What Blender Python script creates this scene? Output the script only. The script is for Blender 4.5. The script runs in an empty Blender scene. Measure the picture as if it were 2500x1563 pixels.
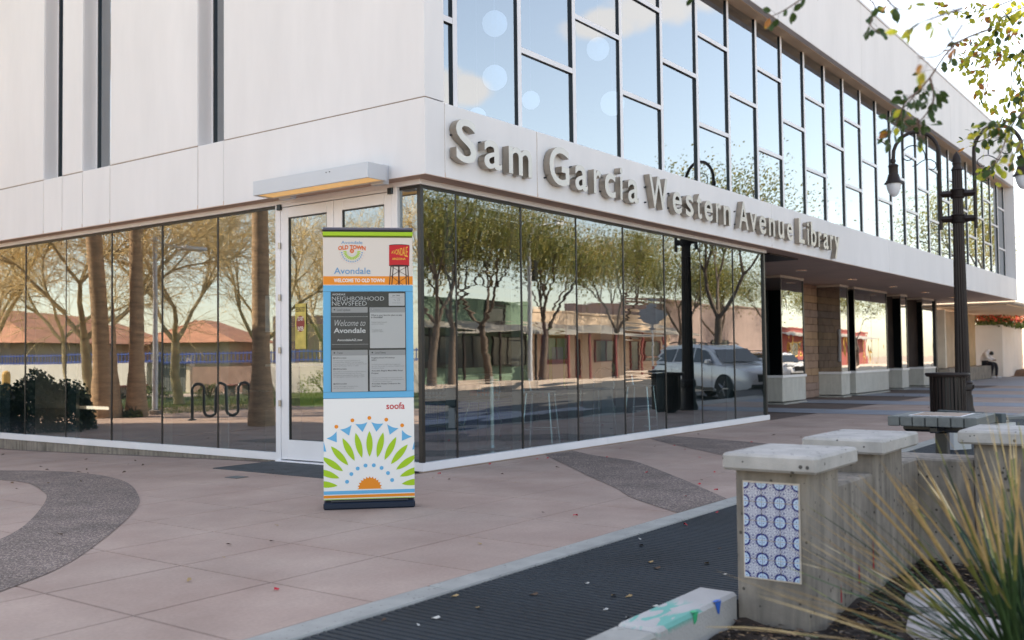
import bpy, math, random
from mathutils import Vector, Matrix, Quaternion
from math import radians as RD, sin, cos, pi, atan2, sqrt
R = random.Random(7)
SC = bpy.context.scene
COL = SC.collection

# ------------------------------------------------------------------ camera
cam_d = bpy.data.cameras.new('camera')
cam = bpy.data.objects.new('camera', cam_d)
COL.objects.link(cam)
yaw, pitch, roll = RD(36.36395), RD(2.14987), RD(-0.66691)
fw = Vector((cos(yaw)*cos(pitch), sin(yaw)*cos(pitch), sin(pitch)))
rt = Vector((sin(yaw), -cos(yaw), 0)); up = rt.cross(fw)
rt2 = rt*cos(roll)+up*sin(roll); up2 = -rt*sin(roll)+up*cos(roll)
CP = Vector((-8.14854, -7.23425, 1.25))
M = Matrix((rt2, up2, -fw)).transposed().to_4x4(); M.translation = CP
cam.matrix_world = M
cam_d.sensor_width = 36; cam_d.lens = 2416.6/2500*36
cam_d.clip_start = .05; cam_d.clip_end = 3000
cam_d.dof.use_dof = True; cam_d.dof.focus_distance = 8.6; cam_d.dof.aperture_fstop = 2.4
SC.camera = cam

# ------------------------------------------------------------------ sky and sun
SUN_EL, SUN_AZ = RD(40), RD(54.5)
w = bpy.data.worlds.new('World'); SC.world = w; w.use_nodes = True
nt = w.node_tree; nt.nodes.clear()
wo = nt.nodes.new('ShaderNodeOutputWorld'); bg = nt.nodes.new('ShaderNodeBackground')
sky = nt.nodes.new('ShaderNodeTexSky'); sky.sky_type = 'NISHITA'; sky.sun_disc = False
sky.sun_elevation = SUN_EL; sky.sun_rotation = pi/2-SUN_AZ
sky.air_density = 1.0; sky.dust_density = 1.0; sky.ozone_density = 1.2; sky.altitude = 300
bg.inputs['Strength'].default_value = .15
# a few small fair-weather clouds
geo = nt.nodes.new('ShaderNodeTexCoord')
def wn(t, **kw):
    n = nt.nodes.new(t)
    for k, v in kw.items(): setattr(n, k, v)
    return n
def cloud_mask(dirs):
    acc = None
    for d, rad in dirs:
        sub = wn('ShaderNodeVectorMath', operation='DISTANCE'); v = Vector(d).normalized()
        sc_ = wn('ShaderNodeVectorMath', operation='MULTIPLY'); sc_.inputs[1].default_value = (1, 1, 2.2)
        nt.links.new(geo.outputs['Generated'], sc_.inputs[0])
        nt.links.new(sc_.outputs[0], sub.inputs[0]); sub.inputs[1].default_value = (v.x, v.y, v.z*2.2)
        mr = wn('ShaderNodeMapRange'); mr.inputs[1].default_value = 0; mr.inputs[2].default_value = rad
        mr.inputs[3].default_value = 1; mr.inputs[4].default_value = 0
        nt.links.new(sub.outputs['Value'], mr.inputs[0])
        if acc is None: acc = mr.outputs[0]
        else:
            mx = wn('ShaderNodeMath', operation='MAXIMUM'); nt.links.new(acc, mx.inputs[0]); nt.links.new(mr.outputs[0], mx.inputs[1]); acc = mx.outputs[0]
    return acc
mask = cloud_mask([((.836, -.441, .331), .075), ((.813, -.482, .318), .055), ((.86, -.39, .345), .09), ((.742, -.612, .262), .055), ((.72, -.63, .275), .045),
                   ((.2, -.9, .5), .2), ((-.7, -.5, .55), .18), ((-.8, .5, .3), .12), ((.3, -.8, .25), .1), ((-.3, -.9, .35), .12)])
nz = wn('ShaderNodeTexNoise'); nz.inputs['Scale'].default_value = 22; nz.inputs['Detail'].default_value = 7; nz.inputs['Roughness'].default_value = .55
nt.links.new(geo.outputs['Generated'], nz.inputs['Vector'])
ad = wn('ShaderNodeMath', operation='ADD'); nt.links.new(mask, ad.inputs[0]); nt.links.new(nz.outputs['Fac'], ad.inputs[1])
cr = wn('ShaderNodeMapRange'); cr.interpolation_type = 'SMOOTHSTEP'
cr.inputs[1].default_value = .84; cr.inputs[2].default_value = 1.16; cr.inputs[3].default_value = 0; cr.inputs[4].default_value = .85
nt.links.new(ad.outputs[0], cr.inputs[0])
mixc = wn('ShaderNodeMix', data_type='RGBA'); mixc.inputs[7].default_value = (3.5, 3.5, 3.75, 1)
hs = wn('ShaderNodeHueSaturation'); hs.inputs['Saturation'].default_value = .80; nt.links.new(sky.outputs[0], hs.inputs['Color'])
nt.links.new(cr.outputs[0], mixc.inputs[0]); nt.links.new(hs.outputs[0], mixc.inputs[6])
nt.links.new(mixc.outputs[2], bg.inputs['Color']); nt.links.new(bg.outputs[0], wo.inputs[0])
sd = bpy.data.lights.new('sun', 'SUN'); sd.energy = 5.0; sd.angle = RD(.5); sd.color = (1, .91, .78)
so = bpy.data.objects.new('sun', sd); COL.objects.link(so)
sv = Vector((cos(SUN_AZ)*cos(SUN_EL), sin(SUN_AZ)*cos(SUN_EL), sin(SUN_EL)))
so.rotation_euler = (-sv).to_track_quat('-Z', 'Y').to_euler(); so.location = (0, 0, 40)
vs = SC.view_settings; vs.view_transform = 'Standard'; vs.look = 'None'; vs.exposure = 1.62; vs.use_white_balance = True; vs.white_balance_temperature = 7600; vs.white_balance_tint = 9; vs.gamma = 1; vs.use_curve_mapping = False
SC.render.engine = 'CYCLES'
SC.cycles.max_bounces = 10; SC.cycles.transparent_max_bounces = 16; SC.cycles.caustics_reflective = False; SC.cycles.caustics_refractive = False
SC.cycles.use_denoising = True; SC.cycles.sample_clamp_indirect = 6

# ------------------------------------------------------------------ materials
def newmat(name):
    m = bpy.data.materials.new(name); m.use_nodes = True
    t = m.node_tree; p = t.nodes['Principled BSDF']
    return m, t, p
def nd(t, ty, **kw):
    n = t.nodes.new(ty)
    for k, v in kw.items(): setattr(n, k, v)
    return n
def lk(t, a, b): t.links.new(a, b)
def col4(c): return (c[0], c[1], c[2], 1)
def mat(name, c, rough=.6, metal=0, var=.12, vscale=2.5, bump=0, bscale=60, c2=None, spec=.5, fine=0, fscale=90, stretch=None, trans=0, world=True):
    m, t, p = newmat(name)
    tc = nd(t, 'ShaderNodeTexCoord'); vec = tc.outputs['Object']
    if stretch:
        mp = nd(t, 'ShaderNodeMapping'); mp.inputs['Scale'].default_value = stretch; lk(t, vec, mp.inputs[0]); vec = mp.outputs[0]
    n1 = nd(t, 'ShaderNodeTexNoise'); n1.inputs['Scale'].default_value = vscale; n1.inputs['Detail'].default_value = 5; lk(t, vec, n1.inputs['Vector'])
    mx = nd(t, 'ShaderNodeMix', data_type='RGBA')
    mx.inputs[6].default_value = col4([v*(1-var) for v in c]); mx.inputs[7].default_value = col4(c2 if c2 else [min(1, v*(1+var)) for v in c])
    mr = nd(t, 'ShaderNodeMapRange'); mr.inputs[1].default_value = .3; mr.inputs[2].default_value = .7; lk(t, n1.outputs['Fac'], mr.inputs[0]); lk(t, mr.outputs[0], mx.inputs[0])
    out = mx.outputs[2]
    if fine:
        n2 = nd(t, 'ShaderNodeTexNoise'); n2.inputs['Scale'].default_value = fscale; n2.inputs['Detail'].default_value = 3; lk(t, vec, n2.inputs['Vector'])
        m2 = nd(t, 'ShaderNodeMapRange'); m2.inputs[1].default_value = .25; m2.inputs[2].default_value = .75; m2.inputs[3].default_value = 1-fine; m2.inputs[4].default_value = 1+fine; lk(t, n2.outputs['Fac'], m2.inputs[0])
        vm = nd(t, 'ShaderNodeVectorMath', operation='SCALE'); lk(t, out, vm.inputs[0]); lk(t, m2.outputs[0], vm.inputs['Scale']); out = vm.outputs[0]
    lk(t, out, p.inputs['Base Color'])
    p.inputs['Roughness'].default_value = rough; p.inputs['Metallic'].default_value = metal; p.inputs['Specular IOR Level'].default_value = spec
    if bump:
        n3 = nd(t, 'ShaderNodeTexNoise'); n3.inputs['Scale'].default_value = bscale; n3.inputs['Detail'].default_value = 4; lk(t, vec, n3.inputs['Vector'])
        b = nd(t, 'ShaderNodeBump'); b.inputs['Distance'].default_value = bump; b.inputs['Strength'].default_value = 1; lk(t, n3.outputs['Fac'], b.inputs['Height']); lk(t, b.outputs[0], p.inputs['Normal'])
    return m
def concrete(name, c, pit=.6, pscale=22, rough=.85, stain=.2, drip=True):
    m, t, p = newmat(name)
    tc = nd(t, 'ShaderNodeTexCoord'); vec = tc.outputs['Object']
    n1 = nd(t, 'ShaderNodeTexNoise'); n1.inputs['Scale'].default_value = 3; n1.inputs['Detail'].default_value = 8; n1.inputs['Roughness'].default_value = .65; lk(t, vec, n1.inputs['Vector'])
    mp = nd(t, 'ShaderNodeMapping'); mp.inputs['Scale'].default_value = (14, 14, 1.6) if drip else (5, 5, 5); lk(t, vec, mp.inputs[0])
    n2 = nd(t, 'ShaderNodeTexNoise'); n2.inputs['Scale'].default_value = 1.2; n2.inputs['Detail'].default_value = 6; lk(t, mp.outputs[0], n2.inputs['Vector'])
    a = nd(t, 'ShaderNodeMath', operation='ADD'); lk(t, n1.outputs['Fac'], a.inputs[0]); lk(t, n2.outputs['Fac'], a.inputs[1])
    mr = nd(t, 'ShaderNodeMapRange'); mr.inputs[1].default_value = .7; mr.inputs[2].default_value = 1.3; mr.inputs[3].default_value = 1-stain; mr.inputs[4].default_value = 1+stain; lk(t, a.outputs[0], mr.inputs[0])
    v = nd(t, 'ShaderNodeTexVoronoi'); v.inputs['Scale'].default_value = pscale; lk(t, vec, v.inputs['Vector'])
    nn = nd(t, 'ShaderNodeTexNoise'); nn.inputs['Scale'].default_value = 9; lk(t, vec, nn.inputs['Vector'])
    pr = nd(t, 'ShaderNodeMapRange'); pr.inputs[1].default_value = .40; pr.inputs[2].default_value = .66; pr.inputs[3].default_value = .04; pr.inputs[4].default_value = .24; lk(t, nn.outputs['Fac'], pr.inputs[0])
    lt = nd(t, 'ShaderNodeMath', operation='LESS_THAN'); lk(t, v.outputs['Distance'], lt.inputs[0]); lk(t, pr.outputs[0], lt.inputs[1])
    pm = nd(t, 'ShaderNodeMath', operation='MULTIPLY_ADD'); lk(t, lt.outputs[0], pm.inputs[0]); pm.inputs[1].default_value = -pit; pm.inputs[2].default_value = 1
    mu = nd(t, 'ShaderNodeMath', operation='MULTIPLY'); lk(t, mr.outputs[0], mu.inputs[0]); lk(t, pm.outputs[0], mu.inputs[1])
    vm = nd(t, 'ShaderNodeVectorMath', operation='SCALE'); vm.inputs[0].default_value = c; lk(t, mu.outputs[0], vm.inputs['Scale'])
    lk(t, vm.outputs[0], p.inputs['Base Color']); p.inputs['Roughness'].default_value = rough
    n3 = nd(t, 'ShaderNodeTexNoise'); n3.inputs['Scale'].default_value = 120; n3.inputs['Detail'].default_value = 3; lk(t, vec, n3.inputs['Vector'])
    hb = nd(t, 'ShaderNodeMath', operation='MULTIPLY_ADD'); lk(t, lt.outputs[0], hb.inputs[0]); hb.inputs[1].default_value = -2.5; lk(t, n3.outputs['Fac'], hb.inputs[2])
    b = nd(t, 'ShaderNodeBump'); b.inputs['Distance'].default_value = .0016; lk(t, hb.outputs[0], b.inputs['Height']); lk(t, b.outputs[0], p.inputs['Normal'])
    return m
def aggregate(name, cs, scale=130):
    m, t, p = newmat(name)
    tc = nd(t, 'ShaderNodeTexCoord')
    v = nd(t, 'ShaderNodeTexVoronoi'); v.inputs['Scale'].default_value = scale; lk(t, tc.outputs['Object'], v.inputs['Vector'])
    sep = nd(t, 'ShaderNodeSeparateColor'); lk(t, v.outputs['Color'], sep.inputs[0])
    cr = nd(t, 'ShaderNodeValToRGB'); lk(t, sep.outputs[0], cr.inputs[0])
    el = cr.color_ramp.elements; el[0].color = col4(cs[0]); el[0].position = 0; el[1].color = col4(cs[-1]); el[1].position = 1
    for i, c in enumerate(cs[1:-1]): e = el.new((i+1)/(len(cs)-1)); e.color = col4(c)
    n = nd(t, 'ShaderNodeTexNoise'); n.inputs['Scale'].default_value = 2; n.inputs['Detail'].default_value = 4; lk(t, tc.outputs['Object'], n.inputs['Vector'])
    mr = nd(t, 'ShaderNodeMapRange'); mr.inputs[1].default_value = .3; mr.inputs[2].default_value = .7; mr.inputs[3].default_value = .75; mr.inputs[4].default_value = 1.2; lk(t, n.outputs['Fac'], mr.inputs[0])
    vm = nd(t, 'ShaderNodeVectorMath', operation='SCALE'); lk(t, cr.outputs[0], vm.inputs[0]); lk(t, mr.outputs[0], vm.inputs['Scale']); lk(t, vm.outputs[0], p.inputs['Base Color'])
    p.inputs['Roughness'].default_value = .8
    b = nd(t, 'ShaderNodeBump'); b.inputs['Distance'].default_value = .004; b.invert = True; lk(t, v.outputs['Distance'], b.inputs['Height']); lk(t, b.outputs[0], p.inputs['Normal'])
    return m
def glass(name, tint, base, ior=1.5, wav=.0016, wscale=1.6, streak=0):
    """coated architectural glass: mirror share rises with angle, the rest passes through tinted"""
    m, t, p = newmat(name); t.nodes.remove(p); o = [n for n in t.nodes if n.type == 'OUTPUT_MATERIAL'][0]
    tc = nd(t, 'ShaderNodeTexCoord'); oi = nd(t, 'ShaderNodeObjectInfo')
    ofs = nd(t, 'ShaderNodeVectorMath', operation='SCALE'); ofs.inputs[0].default_value = (37, 91, 53); lk(t, oi.outputs['Random'], ofs.inputs['Scale'])
    av = nd(t, 'ShaderNodeVectorMath', operation='ADD'); lk(t, tc.outputs['Object'], av.inputs[0]); lk(t, ofs.outputs[0], av.inputs[1])
    n1 = nd(t, 'ShaderNodeTexNoise'); n1.inputs['Scale'].default_value = wscale; n1.inputs['Detail'].default_value = 1.5; lk(t, av.outputs[0], n1.inputs['Vector'])
    b = nd(t, 'ShaderNodeBump'); b.inputs['Distance'].default_value = wav; lk(t, n1.outputs['Fac'], b.inputs['Height'])
    nrm = b.outputs[0]
    if streak:
        mp = nd(t, 'ShaderNodeMapping'); mp.inputs['Scale'].default_value = (.6, .6, 9); lk(t, av.outputs[0], mp.inputs[0])
        n2 = nd(t, 'ShaderNodeTexNoise'); n2.inputs['Scale'].default_value = 1.2; n2.inputs['Detail'].default_value = 1; lk(t, mp.outputs[0], n2.inputs['Vector'])
        amt = nd(t, 'ShaderNodeMapRange'); amt.inputs[1].default_value = .45; amt.inputs[2].default_value = 1; amt.inputs[3].default_value = 0; amt.inputs[4].default_value = streak; lk(t, oi.outputs['Random'], amt.inputs[0])
        b2 = nd(t, 'ShaderNodeBump'); lk(t, n2.outputs['Fac'], b2.inputs['Height']); lk(t, amt.outputs[0], b2.inputs['Distance']); lk(t, nrm, b2.inputs['Normal']); nrm = b2.outputs[0]
    gl = nd(t, 'ShaderNodeBsdfGlossy'); gl.inputs['Roughness'].default_value = 0.0; gl.inputs['Color'].default_value = (.93, .97, 1, 1); lk(t, nrm, gl.inputs['Normal'])
    tr = nd(t, 'ShaderNodeBsdfTransparent'); tr.inputs['Color'].default_value = col4(tint)
    fr = nd(t, 'ShaderNodeFresnel'); fr.inputs['IOR'].default_value = ior
    ma = nd(t, 'ShaderNodeMath', operation='MULTIPLY_ADD'); lk(t, fr.outputs[0], ma.inputs[0]); ma.inputs[1].default_value = 1-base; ma.inputs[2].default_value = base
    # faint dust film towards the foot of the pane
    mx = nd(t, 'ShaderNodeMixShader'); lk(t, ma.outputs[0], mx.inputs[0]); lk(t, tr.outputs[0], mx.inputs[1]); lk(t, gl.outputs[0], mx.inputs[2])
    df = nd(t, 'ShaderNodeBsdfDiffuse'); df.inputs['Color'].default_value = (.5, .58, .66, 1)
    sx = nd(t, 'ShaderNodeSeparateXYZ'); lk(t, tc.outputs['Object'], sx.inputs[0])
    nn = nd(t, 'ShaderNodeTexNoise'); nn.inputs['Scale'].default_value = 2.2; nn.inputs['Detail'].default_value = 6; lk(t, tc.outputs['Object'], nn.inputs['Vector'])
    hz = nd(t, 'ShaderNodeMapRange'); hz.inputs[1].default_value = .10; hz.inputs[2].default_value = .42; hz.inputs[3].default_value = .09; hz.inputs[4].default_value = .002; lk(t, sx.outputs[2], hz.inputs[0])
    hm = nd(t, 'ShaderNodeMath', operation='MULTIPLY'); lk(t, hz.outputs[0], hm.inputs[0]); lk(t, nn.outputs['Fac'], hm.inputs[1])
    mx2 = nd(t, 'ShaderNodeMixShader'); lk(t, hm.outputs[0], mx2.inputs[0]); lk(t, mx.outputs[0], mx2.inputs[1]); lk(t, df.outputs[0], mx2.inputs[2]); lk(t, mx2.outputs[0], o.inputs[0])
    return m
def emis(name, c, s):
    m, t, p = newmat(name); p.inputs['Base Color'].default_value = col4(c); p.inputs['Emission Color'].default_value = col4(c); p.inputs['Emission Strength'].default_value = s
    return m
def leafmat(name, cols, rough=.45, trans=.35):
    m, t, p = newmat(name); o = [n for n in t.nodes if n.type == 'OUTPUT_MATERIAL'][0]
    g = nd(t, 'ShaderNodeNewGeometry'); cr = nd(t, 'ShaderNodeValToRGB'); lk(t, g.outputs['Random Per Island'], cr.inputs[0])
    el = cr.color_ramp.elements; el[0].color = col4(cols[0]); el[1].color = col4(cols[-1])
    for i, c in enumerate(cols[1:-1]): e = el.new((i+1)/(len(cols)-1)); e.color = col4(c)
    lk(t, cr.outputs[0], p.inputs['Base Color']); p.inputs['Roughness'].default_value = rough; p.inputs['Specular IOR Level'].default_value = .3
    tr = nd(t, 'ShaderNodeBsdfTranslucent'); lk(t, cr.outputs[0], tr.inputs['Color'])
    mx = nd(t, 'ShaderNodeMixShader'); mx.inputs[0].default_value = trans; lk(t, p.outputs[0], mx.inputs[1]); lk(t, tr.outputs[0], mx.inputs[2]); lk(t, mx.outputs[0], o.inputs[0])
    return m
MT = {}
MT['stucco'] = mat('white_stucco', (.80, .765, .765), .75, var=.035, vscale=1.1, stretch=(1.6, 1.6, .35), bump=.0006, bscale=180, fine=.015, fscale=6)
MT['joint'] = mat('joint_sealant', (.42, .31, .24), .9, var=.1)
MT['soffit'] = mat('soffit_plaster', (.60, .44, .36), .85, var=.06, vscale=1.5, bump=.0005, bscale=150)
MT['lintel'] = mat('tan_lintel_paint', (.80, .60, .42), .8, var=.05)
MT['alu'] = mat('white_aluminium', (.80, .77, .79), .35, 0, var=.03, vscale=3)
MT['fixture'] = mat('grey_light_housing', (.56, .57, .61), .4, .2, var=.02)
MT['darkalu'] = mat('dark_anodised_aluminium', (.018, .024, .03), .3, .3, var=.1)
MT['silicone'] = mat('black_silicone', (.02, .017, .016), .35, var=.1)
MT['steel'] = mat('brushed_steel', (.38, .33, .28), .33, .85, var=.08, vscale=7, stretch=(3, 3, .6), fine=.04, fscale=40)
MT['steelface'] = mat('brushed_steel_face', (.62, .58, .54), .42, .6, var=.04, vscale=5, fine=.03)
MT['slab'] = mat('pink_concrete', (.375, .275, .262), .78, var=.10, vscale=1.3, c2=(.42, .325, .325), bump=.0007, bscale=130, fine=.07, fscale=45)
def pavemat():
    m = mat('pink_concrete', (.41, .275, .225), .78, var=.10, vscale=1.3, c2=(.455, .33, .275), bump=.0007, bscale=130, fine=.08, fscale=45)
    t = m.node_tree; p = t.nodes['Principled BSDF']; src = p.inputs['Base Color'].links[0].from_socket; tc = nd(t, 'ShaderNodeTexCoord')
    v = nd(t, 'ShaderNodeTexVoronoi'); v.inputs['Scale'].default_value = 1.7; lk(t, tc.outputs['Object'], v.inputs['Vector']); sep = nd(t, 'ShaderNodeSeparateColor'); lk(t, v.outputs['Color'], sep.inputs[0])
    r = nd(t, 'ShaderNodeMapRange'); r.inputs[1].default_value = .55; r.inputs[2].default_value = 1; r.inputs[3].default_value = 0; r.inputs[4].default_value = .06; lk(t, sep.outputs[0], r.inputs[0])
    lt = nd(t, 'ShaderNodeMath', operation='LESS_THAN'); lk(t, v.outputs['Distance'], lt.inputs[0]); lk(t, r.outputs[0], lt.inputs[1])
    n = nd(t, 'ShaderNodeTexNoise'); n.inputs['Scale'].default_value = .55; n.inputs['Detail'].default_value = 8; n.inputs['Roughness'].default_value = .7; lk(t, tc.outputs['Object'], n.inputs['Vector'])
    q = nd(t, 'ShaderNodeMapRange'); q.inputs[1].default_value = .35; q.inputs[2].default_value = .65; q.inputs[3].default_value = .86; q.inputs[4].default_value = 1.1; lk(t, n.outputs['Fac'], q.inputs[0])
    g = nd(t, 'ShaderNodeMath', operation='MULTIPLY_ADD'); lk(t, lt.outputs[0], g.inputs[0]); g.inputs[1].default_value = -.3; lk(t, q.outputs[0], g.inputs[2])
    sc = nd(t, 'ShaderNodeVectorMath', operation='SCALE'); lk(t, src, sc.inputs[0]); lk(t, g.outputs[0], sc.inputs['Scale']); lk(t, sc.outputs[0], p.inputs['Base Color']); return m
MT['slab'] = pavemat()
MT['slabjoint'] = mat('paving_joint', (.13, .085, .07), .9, var=.2)
MT['slabgrey'] = mat('grey_blue_concrete', (.28, .29, .33), .8, var=.12, vscale=1.5, fine=.06, fscale=50)
MT['agg'] = aggregate('exposed_aggregate', [(.10, .075, .075), (.20, .14, .12), (.10, .07, .06), (.42, .32, .27), (.15, .105, .09)], 100)
MT['kerb'] = concrete('kerb_concrete', (.36, .345, .32), .35, 30, stain=.12, drip=False)
MT['conc'] = concrete('cast_concrete', (.225, .19, .16), .7, 24, stain=.5)
MT['capc'] = concrete('capstone_concrete', (.42, .385, .36), .8, 23, stain=.2, drip=False)
MT['deck'] = mat('ribbed_deck', (.011, .017, .024), .6, var=.3, vscale=1.1, fine=.3, fscale=25, c2=(.019, .027, .036), spec=.3)
MT['soil'] = mat('dark_soil', (.035, .022, .016), .95, var=.5, vscale=9, bump=.02, bscale=30)
MT['asphalt'] = mat('asphalt', (.06, .06, .065), .85, var=.2, vscale=.8, fine=.2, fscale=60)
MT['road_sun'] = MT['asphalt']
MT['ground'] = mat('dry_ground', (.36, .27, .21), .95, var=.2, vscale=.3)
MT['grass'] = mat('lawn_green', (.09, .12, .035), .9, var=.35, vscale=.5, fine=.3, fscale=30)
MT['path'] = mat('pale_concrete_path', (.52, .42, .36), .85, var=.1)
MT['bronze'] = mat('bronze_paint', (.028, .018, .016), .5, .0, var=.2, bump=.0003, bscale=80, spec=.3)
MT['black'] = mat('black_paint', (.012, .012, .014), .35, var=.1)
MT['globe'] = mat('frosted_globe', (.75, .75, .8), .3, var=.03)
MT['brick'] = mat('tan_split_block', (.33, .205, .145), .9, var=.16, vscale=2.5, bump=.002, bscale=50, fine=.1)
MT['brick2'] = mat('pink_split_block', (.30, .20, .165), .9, var=.16, vscale=2.5, bump=.002, bscale=50, fine=.1)
MT['brick3'] = mat('ochre_split_block', (.38, .23, .14), .9, var=.16, vscale=2.5, bump=.002, bscale=50, fine=.1)
MT['tanwall'] = mat('tan_stucco', (.55, .40, .28), .9, var=.15, vscale=1.2)
MT['cream'] = mat('cream_paint', (.70, .60, .50), .7, var=.06)
MT['whitewall'] = mat('white_garden_wall', (.72, .66, .62), .85, var=.06, vscale=.8)
MT['glassL'] = glass('street_glass', (.62, .76, .84), .26, 1.5, .0006, 1.1, streak=.0011)
MT['glassP'] = glass('park_glass', (.60, .74, .78), .28, 1.5, .0007, .9)
MT['glassU'] = glass('upper_glass', (.42, .58, .72), .43, 1.5, .0004, .6)
MT['glassD'] = glass('far_glass', (.25, .3, .3), .42, 1.6, .0030, 1.2)
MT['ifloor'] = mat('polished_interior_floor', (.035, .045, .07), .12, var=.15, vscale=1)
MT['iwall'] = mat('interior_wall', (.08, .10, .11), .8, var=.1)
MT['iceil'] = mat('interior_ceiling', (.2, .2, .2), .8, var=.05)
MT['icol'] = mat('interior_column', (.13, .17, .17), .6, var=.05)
# ------------------------------------------------------------------ mesh helpers
XF = None
def UPX(p): return (-8.14854+(p[0]+8.14854)*1.06, -7.23425+(p[1]+7.23425)*1.06, 1.25+(p[2]-1.25)*1.06)   # lays the upper storey out from its jig scale to its true size
class MB:
    def __init__(s): s.v = []; s.f = []; s.m = []
    def quad(s, a, b, c, d, m=0):
        i = len(s.v); s.v += [tuple(a), tuple(b), tuple(c), tuple(d)]; s.f.append((i, i+1, i+2, i+3)); s.m.append(m); return s
    def poly(s, pts, m=0):
        i = len(s.v); s.v += [tuple(p) for p in pts]; s.f.append(tuple(range(i, i+len(pts)))); s.m.append(m); return s
    def box(s, x0, x1, y0, y1, z0, z1, c=0, m=0):
        if x1 < x0: x0, x1 = x1, x0
        if y1 < y0: y0, y1 = y1, y0
        if z1 < z0: z0, z1 = z1, z0
        c = min(c, (x1-x0)*.45, (y1-y0)*.45, (z1-z0)*.45)
        if c <= 0:
            i = len(s.v)
            s.v += [(x, y, z) for z in (z0, z1) for y in (y0, y1) for x in (x0, x1)]
            for f in ((0, 2, 3, 1), (4, 5, 7, 6), (0, 1, 5, 4), (2, 6, 7, 3), (0, 4, 6, 2), (1, 3, 7, 5)): s.f.append(tuple(i+k for k in f)); s.m.append(m)
            return s
        # chamfered box: 24 verts
        i = len(s.v); idx = {}
        X, Y, Z = (x0, x1), (y0, y1), (z0, z1); sg = (1, -1)
        for a in (0, 1):
            for b in (0, 1):
                for d in (0, 1):
                    for ax in range(3):
                        p = [X[a]+sg[a]*c, Y[b]+sg[b]*c, Z[d]+sg[d]*c]; p[ax] = (X[a], Y[b], Z[d])[ax]
                        idx[(a, b, d, ax)] = len(s.v); s.v.append(tuple(p))
        def F(*k, flip=False):
            f = [idx[q] for q in k]
            if flip: f.reverse()
            s.f.append(tuple(f)); s.m.append(m)
        for a in (0, 1): F((a, 0, 0, 0), (a, 0, 1, 0), (a, 1, 1, 0), (a, 1, 0, 0), flip=a == 1)
        for b in (0, 1): F((0, b, 0, 1), (1, b, 0, 1), (1, b, 1, 1), (0, b, 1, 1), flip=b == 1)
        for d in (0, 1): F((0, 0, d, 2), (0, 1, d, 2), (1, 1, d, 2), (1, 0, d, 2), flip=d == 1)
        for a in (0, 1):
            for b in (0, 1): F((a, b, 0, 0), (a, b, 1, 0), (a, b, 1, 1), (a, b, 0, 1), flip=(a ^ b) == 1)
            for d in (0, 1): F((a, 0, d, 0), (a, 0, d, 2), (a, 1, d, 2), (a, 1, d, 0), flip=(a ^ d) == 1)
        for b in (0, 1):
            for d in (0, 1): F((0, b, d, 1), (1, b, d, 1), (1, b, d, 2), (0, b, d, 2), flip=(b ^ d) == 1)
        for a in (0, 1):
            for b in (0, 1):
                for d in (0, 1): F((a, b, d, 0), (a, b, d, 1), (a, b, d, 2), flip=(a ^ b ^ d) == 1)
        return s
    def tube(s, pts, rad, n=8, cap=True, m=0):
        pts = [Vector(p) for p in pts]; k = len(pts)
        if not hasattr(rad, '__len__'): rad = [rad]*k
        t0 = (pts[1]-pts[0]).normalized(); ref = Vector((0, 0, 1)) if abs(t0.z) < .9 else Vector((1, 0, 0))
        nrm = t0.cross(ref).normalized(); st = len(s.v)
        for i in range(k):
            t = (pts[min(i+1, k-1)]-pts[max(i-1, 0)]); t = t.normalized() if t.length > 1e-9 else t0
            nrm = (nrm-t*nrm.dot(t)); nrm = nrm.normalized() if nrm.length > 1e-6 else t.orthogonal().normalized()
            bi = t.cross(nrm)
            for j in range(n):
                a = 2*pi*j/n; q = pts[i]+(nrm*cos(a)+bi*sin(a))*rad[i]; s.v.append((q.x, q.y, q.z))
        for i in range(k-1):
            for j in range(n):
                a = st+i*n+j; b = st+i*n+(j+1) % n; s.f.append((a, b, b+n, a+n)); s.m.append(m)
        if cap:
            s.f.append(tuple(reversed(range(st, st+n)))); s.m.append(m); s.f.append(tuple(range(st+(k-1)*n, st+k*n))); s.m.append(m)
        return s
    def lathe(s, prof, x=0, y=0, z=0, n=24, m=0, flute=0, fn=0):
        st = len(s.v); k = len(prof)
        for r, h in prof:
            for j in range(n):
                a = 2*pi*j/n; rr = r*(1-flute*(j % 2)) if flute else r
                s.v.append((x+rr*cos(a), y+rr*sin(a), z+h))
        for i in range(k-1):
            for j in range(n):
                a = st+i*n+j; b = st+i*n+(j+1) % n; s.f.append((a, b, b+n, a+n)); s.m.append(m)
        s.f.append(tuple(reversed(range(st, st+n)))); s.m.append(m); s.f.append(tuple(range(st+(k-1)*n, st+k*n))); s.m.append(m)
        return s
    def prism(s, pts, z0, z1, m=0, ax='z'):
        """extrude a counter-clockwise 2D outline; ax='z': (x,y) up; 'y': (x,z) along y; 'x': (y,z) along x"""
        def P(p, h): return (p[0], p[1], h) if ax == 'z' else ((p[0], h, p[1]) if ax == 'y' else (h, p[0], p[1]))
        n = len(pts); i = len(s.v)
        s.v += [P(p, z0) for p in pts]+[P(p, z1) for p in pts]
        fl = ax == 'y'
        A = tuple(range(i, i+n)); B = tuple(range(i+n, i+2*n))
        s.f.append(A if fl else A[::-1]); s.f.append(B[::-1] if fl else B); s.m += [m, m]
        for j in range(n):
            q = (i+j, i+(j+1) % n, i+n+(j+1) % n, i+n+j); s.f.append(q[::-1] if fl else q); s.m.append(m)
        return s
    def xform(s, fn): s.v = [tuple(fn(p)) for p in s.v]; return s
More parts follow.
